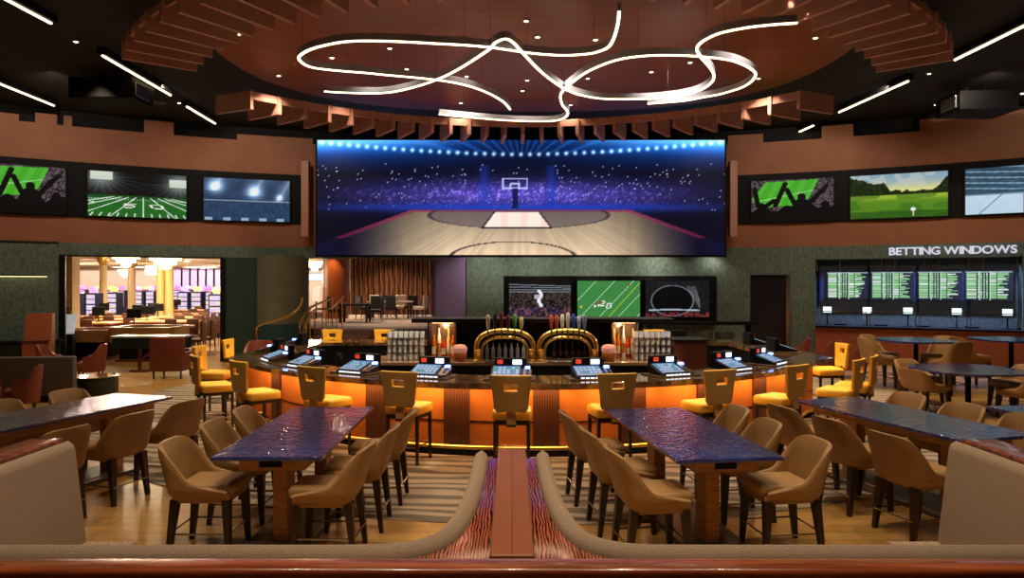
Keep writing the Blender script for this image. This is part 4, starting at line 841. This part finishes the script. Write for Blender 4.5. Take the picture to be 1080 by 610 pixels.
t = thing('front_rail', 'wide mahogany rail across the very front with a dark green panel below', 'rail', (0, 2.9, 0)); b = MB(); b.box(-4.6,4.6,-.045,.09,1.13,1.205,.02); b.build('cap', M_cap, t, True); MB().box(-4.6,4.6,-.02,.06,0,1.13).build('panel', M_dkgreen, t)
# ------------------------------------------------------------------ stair, lounge beyond and gaming hall beyond
RZ_ = .9
t = thing('raised_platform', 'raised carpeted lounge floor beyond the bar', 'platform', (-5.2, 29, 0)); MB().box(-3.2, 3.4, -6.2, 4.5, 0, RZ_).build('body', mat('platform_side', '4a2c20', .6), t); MB().box(-3.2, 3.4, -6.2, 4.5, RZ_, RZ_+.01).build('carpet', mat('lounge_carpet', 'b79c84', .9, var=.45, vscale=1.2, stretch=(.4,2,1), col2='6d6a78'), t)
t = thing('stair', 'short stair between brass rails left of the bar', 'stairs', (-5.6, 20.6, 0))
for k in range(5): MB().box(-.8, 1.0, .42*k, .42*(k+1)+.02, 0, .18*(k+1)).build('step', mat('stair_carpet', '7d5a48', .8), t)
# curved partition
t = thing('curved_partition', 'curved grey-green partition with a dark teal base beside the stair', 'partition'); pth = [(-8.0,21.6),(-7.6,21.1),(-7.3,20.6),(-7.15,20.0),(-7.1,19.4)]
sp = smoothpath([(-7.95,21.3),(-7.6,21.15),(-7.25,21.2),(-6.95,21.4),(-6.72,21.7),(-6.6,22.2)], 6)
MB().sweep(sp, [(0,1.15),(0,3.3),(.12,3.3),(.12,1.15)]).build('upper_panel', mat('olive_panel', '6b6a52', .6, var=.2, vscale=2), t, True); MB().sweep(sp, [(0,0),(0,1.15),(.12,1.15),(.12,0)]).build('base_panel', mat('teal_base', '1f4244', .5), t, True)
def rail(pts, lb, posts, r=.03, balus=0):
    t = thing('brass_handrail', lb, 'handrail', pts[0]); o0 = Vector(pts[0]); sp = [tuple(Vector(p)-o0) for p in smoothpath(pts, 5)]; MB().tube(sp, r, 8).build('handrail', M_brass, t, True)
    for p in posts: q = Vector(p)-o0; MB().bar((q.x, q.y, q.z), (q.x, q.y, p[3] if len(p) > 3 else -o0.z), .018).build('post', M_brass, t, True)
    return t
def D(px, py, d): return ((px-CX)*d/F, d, CAMZ-(py-HY)*d/F)
t = thing('brass_handrail', 'polished brass handrail sweeping down along the curved partition', 'handrail'); sp = smoothpath([D(319,314,21.0), D(317,322,20.9), D(310,330,20.7), D(298,336,20.6), D(284,340,20.5), D(272,344,20.5), D(270,350,20.5), D(271,356,20.5)], 5); MB().tube(sp, .035, 8).build('rail_tube', M_brass, t, True)
MB().bar((sp[-1][0], sp[-1][1], 0), sp[-1], .025).build('post', M_brass, t, True)
for i in (8, 18, 28): p = sp[i]; MB().bar(p, (p[0], p[1]+.35, p[2]-.02), .015).build('bracket', M_brass, t)
for nm, pts, ps in (('left balustrade of the short stair, tall brass posts', [D(352,314,23.4), D(340,319,22.6), D(327,325,21.6), D(319,336,20.6), D(316,345,20.2)], 5), ('right balustrade of the short stair with many brass posts', [D(362,313,24), D(350,325,22.8), D(332,327,22), D(324,338,20.6), D(322,346,20.2)], 7)):
    t = thing('brass_balustrade', nm, 'handrail'); sp = smoothpath(pts, 6); MB().tube(sp, .035, 8).build('handrail', M_brass, t, True)
    for i in np.linspace(1, len(sp)-2, ps).astype(int): p = sp[i]; zb = max(0, min(RZ_, (p[1]-20.3)/2.1*RZ_)); MB().bar((p[0], p[1], zb), p, .018).build('post', M_brass, t)
t = thing('brass_handrail', 'small brass rail end right of the lounge by the purple panel', 'handrail'); sp = smoothpath([D(466,345.3,23.6), D(468,325,23.8), D(471,323,23.8), D(476,345.3,23.6)], 5); MB().tube(sp, .03, 8).build('rail_tube', M_brass, t, True)
# curtains
def curt():
    b = MB(); n = 420; x = np.linspace(-8.0, -3.75, n); pts = []
    r = np.random.default_rng(3); ph = np.cumsum(.35+.25*r.random(n))
    f = [(x[i], 33.4+.07*math.sin(ph[i])) for i in range(n)]; poly = [(p[0], p[1]) for p in f]
    b.sweep(poly, [(0,RZ_+.02),(0,3.95),(.02,3.95),(.02,RZ_+.02)]); return b.build('theatre_curtain', mat('bronze_curtain', '8a5a38', .6, wave=('X', 1.3, 4), col2='4a2c1e'), None, True)
tag(curt(), 'bronze and brown pleated curtain at the back of the lounge', 'curtain')
struct(MB().box(-8.6, -1, 33.6, 33.9, 0, 4.6).build('wall_lounge', mat('lounge_wall', '5a3020', .6))); struct(MB().box(-3.0, -2.85, 25.5, 33.5, .92, 4.2).build('wall_lounge', mat('purple_wall', '8a76a0', .6)))
o = MB().lathe([(.55,RZ_+.01),(.55,4.2)], 24).build('timber_column', mat('amber_timber', '8a4a22', .35, var=.2, vscale=2, stretch=(1,1,.3)), None, True); o.location = (-7.75, 30, 0); tag(o, 'round amber timber column left of the curtain', 'column')
spot_at((-7.7, 28.8, 4.1), (-7.8, 29.5, 1.5), 260, (1,.6,.3), 1.2)
o = MB().box(-3.68,-3.62,33.2,33.4,RZ_,4.0).build('light_strip', mat('white_strip', 'fff0e0', .5, emit=2)); tag(o, 'thin vertical white light strip at the right end of the curtain', 'light')
o = MB().box(-.5,.5,-.12,.12,0,3.3).build('purple_panel', mat('purple_panel', '8a76a0', .5)); o.location = (-2.05, 22.85, 0); tag(o, 'flat purple panel left of the green wall under the giant screen', 'panel')
struct(MB().box(-9, -1, 23.2, 33.9, 4.2, 4.4).build('ceiling_lounge', mat('lounge_ceiling', '4a3a30', .8)))
for x, y in ((-5.8,32.2),(-7,31.6),(-4.6,31.8),(-5.5,27),(-4.2,26)): lamp('SPOT', (x, y, 4.1), 330, (1,.75,.52), .08, spot=2.0, blend=.8)
def simplechair(col, nm='lounge_chair', h=1.0):
    t = thing(nm, 'x', 'chair'); m = mat('seat_'+col, col, .5); MB().box(-.22,.24,-.23,.23,.40,.52,.03).build('seat', m, t, True); b = MB(); b.box(-.27,-.2,-.22,.22,.45,h,.03); b.build('backrest', m, t, True)
    for sx in (-.21,.2):
        for sy in (-.2,.2): MB().bar((sx,sy,0),(sx,sy,.41),.016,.024,4).build('leg', M_leg, t)
    return t
def simpletable(nm, lb, loc, w, l, H, mt, rz=0, cat='table'):
    t = thing(nm, lb, cat, loc, rz); MB().box(-w/2,w/2,-l/2,l/2,H-.06,H,.015).build('top', mt, t)
    for sx in (-1,1):
        for sy in (-1,1): MB().box(sx*(w/2-.1)-.04, sx*(w/2-.1)+.04, sy*(l/2-.1)-.04, sy*(l/2-.1)+.04, 0, H-.06).build('leg', M_leg, t)
    return t
LW = Pool(simplechair('d8cdb8')); LB = Pool(simplechair('16151a'))
M_cloth = mat('pale_tabletop', 'c9bda8', .4)
simpletable('lounge_table', 'pale table among the chairs in front of the curtain', (-5.35,30.0,RZ_+.01), 1.9, 1.0, .75, M_cloth); simpletable('lounge_table', 'low black table on the lounge floor near the brass stair rail', (-6.1,26.6,RZ_+.01), 1.2, .8, .72, M_black)
for i, (x, y, r, w_) in enumerate(((-6.2,30.9,-1.2,1),(-5.7,31.0,-1.4,0),(-5.1,31.0,-1.6,1),(-4.6,31.0,-1.8,0),(-6.4,29.3,.8,0),(-5.7,28.9,1.5,0),(-5.1,28.9,1.6,0),(-4.1,30.2,3.0,1),(-3.95,29.4,2.9,1))):
    (LW if w_ else LB).put((x, y, RZ_+.01), r, '%s lounge chair at the pale table before the curtain, %s' % ('cream' if w_ else 'black', ('back row left','back row second','back row third','back row right','front left','front middle','front right','right end, farther','right end, nearer')[i]))
for i, (x, y, r) in enumerate(((-6.95,26.8,0),(-5.25,26.5,PI))): LB.put((x, y, RZ_+.01), r, 'black lounge chair %s of the low black table' % ('left','right')[i])
# ---------------- gaming hall
for x in (-38,-32,-26,-20,-14): spot_at((x, 56, 3.8), (x, 60, 2), 900, (1,.85,.85), 2.2)  # added spots with no fixture, to brighten the far hall wall
for x, y in ((-24,38),(-30,46),(-18,38),(-22,50)): lamp('POINT', (x, y, 2.9), 260, (1,.8,.85), .3)
M_hallwall = mat('hall_wall', 'cbb79a', .7); struct(MB().box(-48,-3.6,60,60.3,0,5.2).build('wall_far', M_hallwall)); struct(MB().box(-48,-47.7,20,60,0,5.2).build('wall_far', M_hallwall))
struct(MB().box(-48,-8.7,23.6,60.3,3.95,4.15).build('ceiling_hall', mat('hall_ceiling', 'c9b48c', .7)))
b = MB(); struct(MB().box(-8.75,-8.6,23.3,26.5,0,3.9).build('wall_hall', M_cream))
for k in range(6):
    o = MB().box(-.45,.45,-.1,.1,0,3.94,.02).build('lilac_pilaster', mat('lilac_pilaster', 'cdb8d8', .6)); o.location = ((188+8.5*k-CX)*59.5/F, 59.5, 0); tag(o, 'pale lilac wall pilaster at the back of the gaming hall, %s' % ('first from the left','second','third','fourth','fifth','last on the right')[k], 'pilaster')
for k in range(7): o = MB().box(-46,-9,27+5*k,27.5+5*k,3.75,3.95,.03).build('ceiling_beam', M_cream); struct(o); o.name = 'trim_8'
def hallcol(px, d, r, lb):
    t = thing('round_column', lb, 'column', ((px-CX)*d/F, d, 0)); MB().lathe([(r*1.3,0),(r*1.3,.25),(r*1.05,.3)], 20).build('base', M_cream, t, True); MB().lathe([(r,.3),(r*.95,3.4)], 20).build('shaft', mat('gold_cream', 'cdb679', .5), t, True); MB().lathe([(r*.95,3.4),(r*1.5,3.6),(r*1.6,3.75),(r*1.6,3.94)], 20).build('capital', mat('gold_leaf', 'd8b45a', .35, .6), t, True)
hallcol(109, 36, .19, 'cream gold column in the gaming hall left of the first chandelier'); hallcol(139, 41, .22, 'cream gold column in the gaming hall below the first chandelier'); hallcol(169.5, 33, .2, 'cream gold column below the second chandelier, left of the pair'); hallcol(178.5, 33, .2, 'cream gold column below the second chandelier, right of the pair')
t = thing('square_pillar', 'cream square pillar just inside the wide opening at the left', 'column', (-14.9, 23.1, 0)); MB().box(-.15,.15,-.2,.2,0,3.9).build('shaft', M_cream, t); MB().box(-.19,.19,-.24,.24,0,.3,.01).build('base', M_cream, t)
for px, py, d, R, lb in ((133,276,30,.55,'crystal chandelier in the gaming hall, left one'),(174.5,278,28,.6,'crystal chandelier in the gaming hall, right one'),(131.5,289,44,.4,'small pinkish chandelier farther back in the gaming hall'),(332,281,34,.45,'white chandelier seen between the partition and the timber column')):
    x, y, z = D(px, py, d); t = thing('chandelier', lb, 'chandelier', (x, y, z)); m = mat('crystal_glow', 'ffe9b0', .5, emit=3.5)
    MB().lathe([(R,.12),(R,.26)], 24).build('upper_tier', m, t, True); MB().lathe([(R*.7,-.06),(R*.72,.12)], 24).build('lower_tier', m, t, True); MB().lathe([(.03,-.25),(R*.35,-.2),(R*.4,-.06)], 16).build('drop', m, t, True); MB().lathe([(.02,.26),(.02,3.94-z)], 8).build('rod', M_brass, t); MB().lathe([(R*1.05,.26),(R*1.05,.3)], 24).build('ring', M_brass, t)
    lamp('POINT', (x, y-.2, z-.5), 500, (1,.78,.5), .3)
for x, y in ((-17,27),(-22,29),(-14,31),(-19,34),(-26,36),(-20,42),(-27,45),(-32,50),(-24,54),(-15,24.5),(-12,25),(-12,44)): lamp('SPOT', (x, y, 3.85), 650, (1,.8,.58), .15, spot=2.5, blend=.8)
def slot(seed, top):
    t = thing('slot_machine', 'x', 'slot machine'); MB().box(-.36,.36,-.3,.3,0,.75,.02).build('cabinet_base', mat('slot_base', '3a2f4a', .3), t); MB().box(-.36,.36,-.12,.3,.75,1.95,.02).build('cabinet', mat('slot_body', '23233a', .3), t)
    display('display', im_slot(seed), .58, .5, t, y=-.13, z=.85, gain=1.3); display('upper_display', im_slot(seed+20), .58, .45, t, y=-.13, z=1.42, gain=1.3); MB().box(-.36,.36,-.36,-.12,.70,.78,.01).build('button_deck', M_chrome, t)
    MB().box(-.26,.26,-.05,.1,1.99,2.25,.1).build('topper', mat('topper_'+top, top, .5, emit=1.6), t, True); return t
SL = [Pool(slot(1,'ff6ab0')), Pool(slot(2,'d890ff')), Pool(slot(3,'ffc070'))]
si = 0
for row, (dd, pxs) in enumerate(((34,(82,98)),(37,(120,)),(45,(147,159.5)),(50,(117,128.5)),(55,(142,153,164)),(40,(194,208)),(43,(219,232)),(31,(229,)),(57,(76,87,103,187,198)))):
    for i, px in enumerate(pxs): SL[si % 3].put(((px-CX)*dd/F, dd, 0.01), -.35+.1*row/3, 'lit slot machine in the gaming hall, %s of the %s bank' % (('leftmost','second','third','fourth','fifth')[i], ('nearest left','second left','middle','deep left','far middle','right','far right','right edge','back wall')[row])); si += 1
M_gt = mat('gaming_table_wood', 'a8743a', .35, var=.2, vscale=3); M_felt = mat('tan_felt', 'c9a870', .8)
def gtable():
    t = thing('gaming_table', 'x', 'table'); MB().box(-1.15,1.15,-.55,.55,.86,.95,.04).build('rim', M_gt, t, True); MB().box(-1.02,1.02,-.43,.43,.95,.955).build('felt', M_felt, t); MB().box(-.85,.85,-.35,.35,.1,.86,.02).build('pedestal', M_brown, t); MB().box(-.95,.95,-.42,.42,0,.1).build('plinth', M_black, t); return t
GT = Pool(gtable()); HC = Pool(simplechair('5a3420', 'casino_chair', 1.12)); mon = None
def monitor():
    t = thing('table_monitor', 'x', 'monitor'); MB().lathe([(.1,0),(.1,.02),(.02,.03),(.02,.3)], 12).build('stand', M_black, t); MB().box(-.24,.24,-.03,.03,.25,.58,.02).build('screen_body', M_black, t); return t
MN = Pool(monitor())
for k, (d, pr) in enumerate(((23.9,200),(27,207),(30.2,213),(34,218),(38.5,222.5),(44,226.5))):
    x1 = (pr-CX)*d/F; GT.put((x1-1.2, d, .01), 0, 'wooden gaming table in the right row of the hall, %s' % ('nearest','second','third','fourth','fifth','farthest')[k])
    for j in range(2): HC.put((x1+.42, d-.35+.75*j, .01), PI, 'brown casino chair at the right end of the %s gaming table, %s' % (('nearest','second','third','fourth','fifth','farthest')[k], ('nearer','farther')[j]))
    for j in range(2): HC.put((x1-.5-.8*j, d+1.05, .01), -PI/2, 'brown casino chair behind the %s gaming table, %s' % (('nearest','second','third','fourth','fifth','farthest')[k], ('right one','left one')[j]))
    MN.put((x1-2.0, d+.1, .96), .2, 'black monitor on the %s gaming table of the right row' % ('nearest','second','third','fourth','fifth','farthest')[k])
for k, (px, d) in enumerate(((90,26),(133,28.5),(98,31),(150,31.2))):
    x = (px-CX)*d/F; nmk = ('front left','front right','back left','back right')[k]; GT.put((x, d, .01), .1, 'wooden gaming table in the middle of the hall, %s' % nmk); MN.put((x+.5, d, .96), 0, 'black monitor on the %s middle gaming table' % nmk)
    for j in range(3): HC.put((x-.8+.8*j, d-1.0, .01), PI/2, 'brown casino chair before the %s middle gaming table, %s' % (nmk, ('left','centre','right')[j]))
def craps(x0, x1, y, z1, lb):
    t = thing('craps_table', lb, 'table', ((x0+x1)/2, y, 0)); w_ = (x1-x0)/2; out = [(w_*math.copysign(abs(math.cos(a))**.35, math.cos(a)), .75*math.copysign(abs(math.sin(a))**.35, math.sin(a))) for a in np.linspace(0, 2*PI, 40)[:-1]]
    MB().prism(out, .62, .70).build('bed', M_felt, t); MB().sweep(out, [(0,.6),(-.02,z1),(.1,z1),(.08,.6)], True).build('rim', M_gt, t, True); MB().box(-w_+.3,w_-.3,-.5,.5,.08,.62).build('pedestal', M_black, t); MB().box(-w_+.2,w_-.2,-.55,.55,0,.08).build('plinth', M_brown, t)
craps(-14.2, -12.6, 21.9, .98, 'wooden rimmed craps table in the opening, left part'); craps(-12.45, -10.45, 21.6, 1.08, 'wooden rimmed craps table in the opening, right part')
t = thing('hanging_board', 'white hanging sign board near the second chandelier', 'sign', D(159.5,290,31)); MB().box(-.26,.26,-.02,.02,0,.42).build('board', mat('white_board', 'd8dcdf', .5, emit=.5), t); MB().bar((-.2,0,.42),(-.2,0,1.1),.01).bar((.2,0,.42),(.2,0,1.1),.01).build('hanging_rod', M_chrome, t)
t = thing('host_stand', 'white slanted lectern just inside the wide opening', 'lectern', (-13.25, 20.3, 0), .3); MB().box(-.2,.2,-.15,.15,0,.95,.02).build('body', M_black, t); b = MB(); b.poly([(-.24,-.2,.97),(.24,-.2,.97),(.24,.18,1.5),(-.24,.18,1.5),(-.24,-.17,.93),(.24,-.17,.93),(.24,.21,1.46),(-.24,.21,1.46)], [(0,1,2,3),(7,6,5,4),(0,4,5,1),(1,5,6,2),(2,6,7,3),(3,7,4,0)]); b.build('slanted_board', mat('white_lectern', 'd5dbe0', .4, emit=.35), t)
t = thing('ticket_kiosk', 'black kiosk with a lit blue screen at the left of the wide opening', 'kiosk', (-13.95, 20.85, 0)); MB().box(-.3,.3,-.25,.25,0,1.75,.03).build('cabinet', M_black, t); MB().box(-.2,.2,-.262,-.255,1.15,1.6).build('display', mat('kiosk_blue', '7fa8e8', .5, emit=1.2), t)
t = thing('lit_menu_stand', 'small glowing pinkish advertising stand beyond the stair', 'sign', ((333.5-CX)*30/F, 30, 0)); MB().lathe([(.2,0),(.2,.03),(.03,.05),(.03,1.7)], 12).build('stand', M_black, t); MB().box(-.17,.17,-.04,.04,1.65,2.3,.02).build('lit_panel', mat('pink_panel', 'e8c0b0', .5, emit=1.0), t)
t = thing('wall_light_box', 'bluish white light box on the far wall seen beyond the stair', 'light', D(333,292,50)); MB().box(-.9,.9,-.06,.06,-.25,.2).build('diffuser', mat('light_box', 'cfe2f0', .5, emit=1.4), t); MB().box(-.95,.95,.06,.3,-.3,.25).build('housing', M_cream, t)
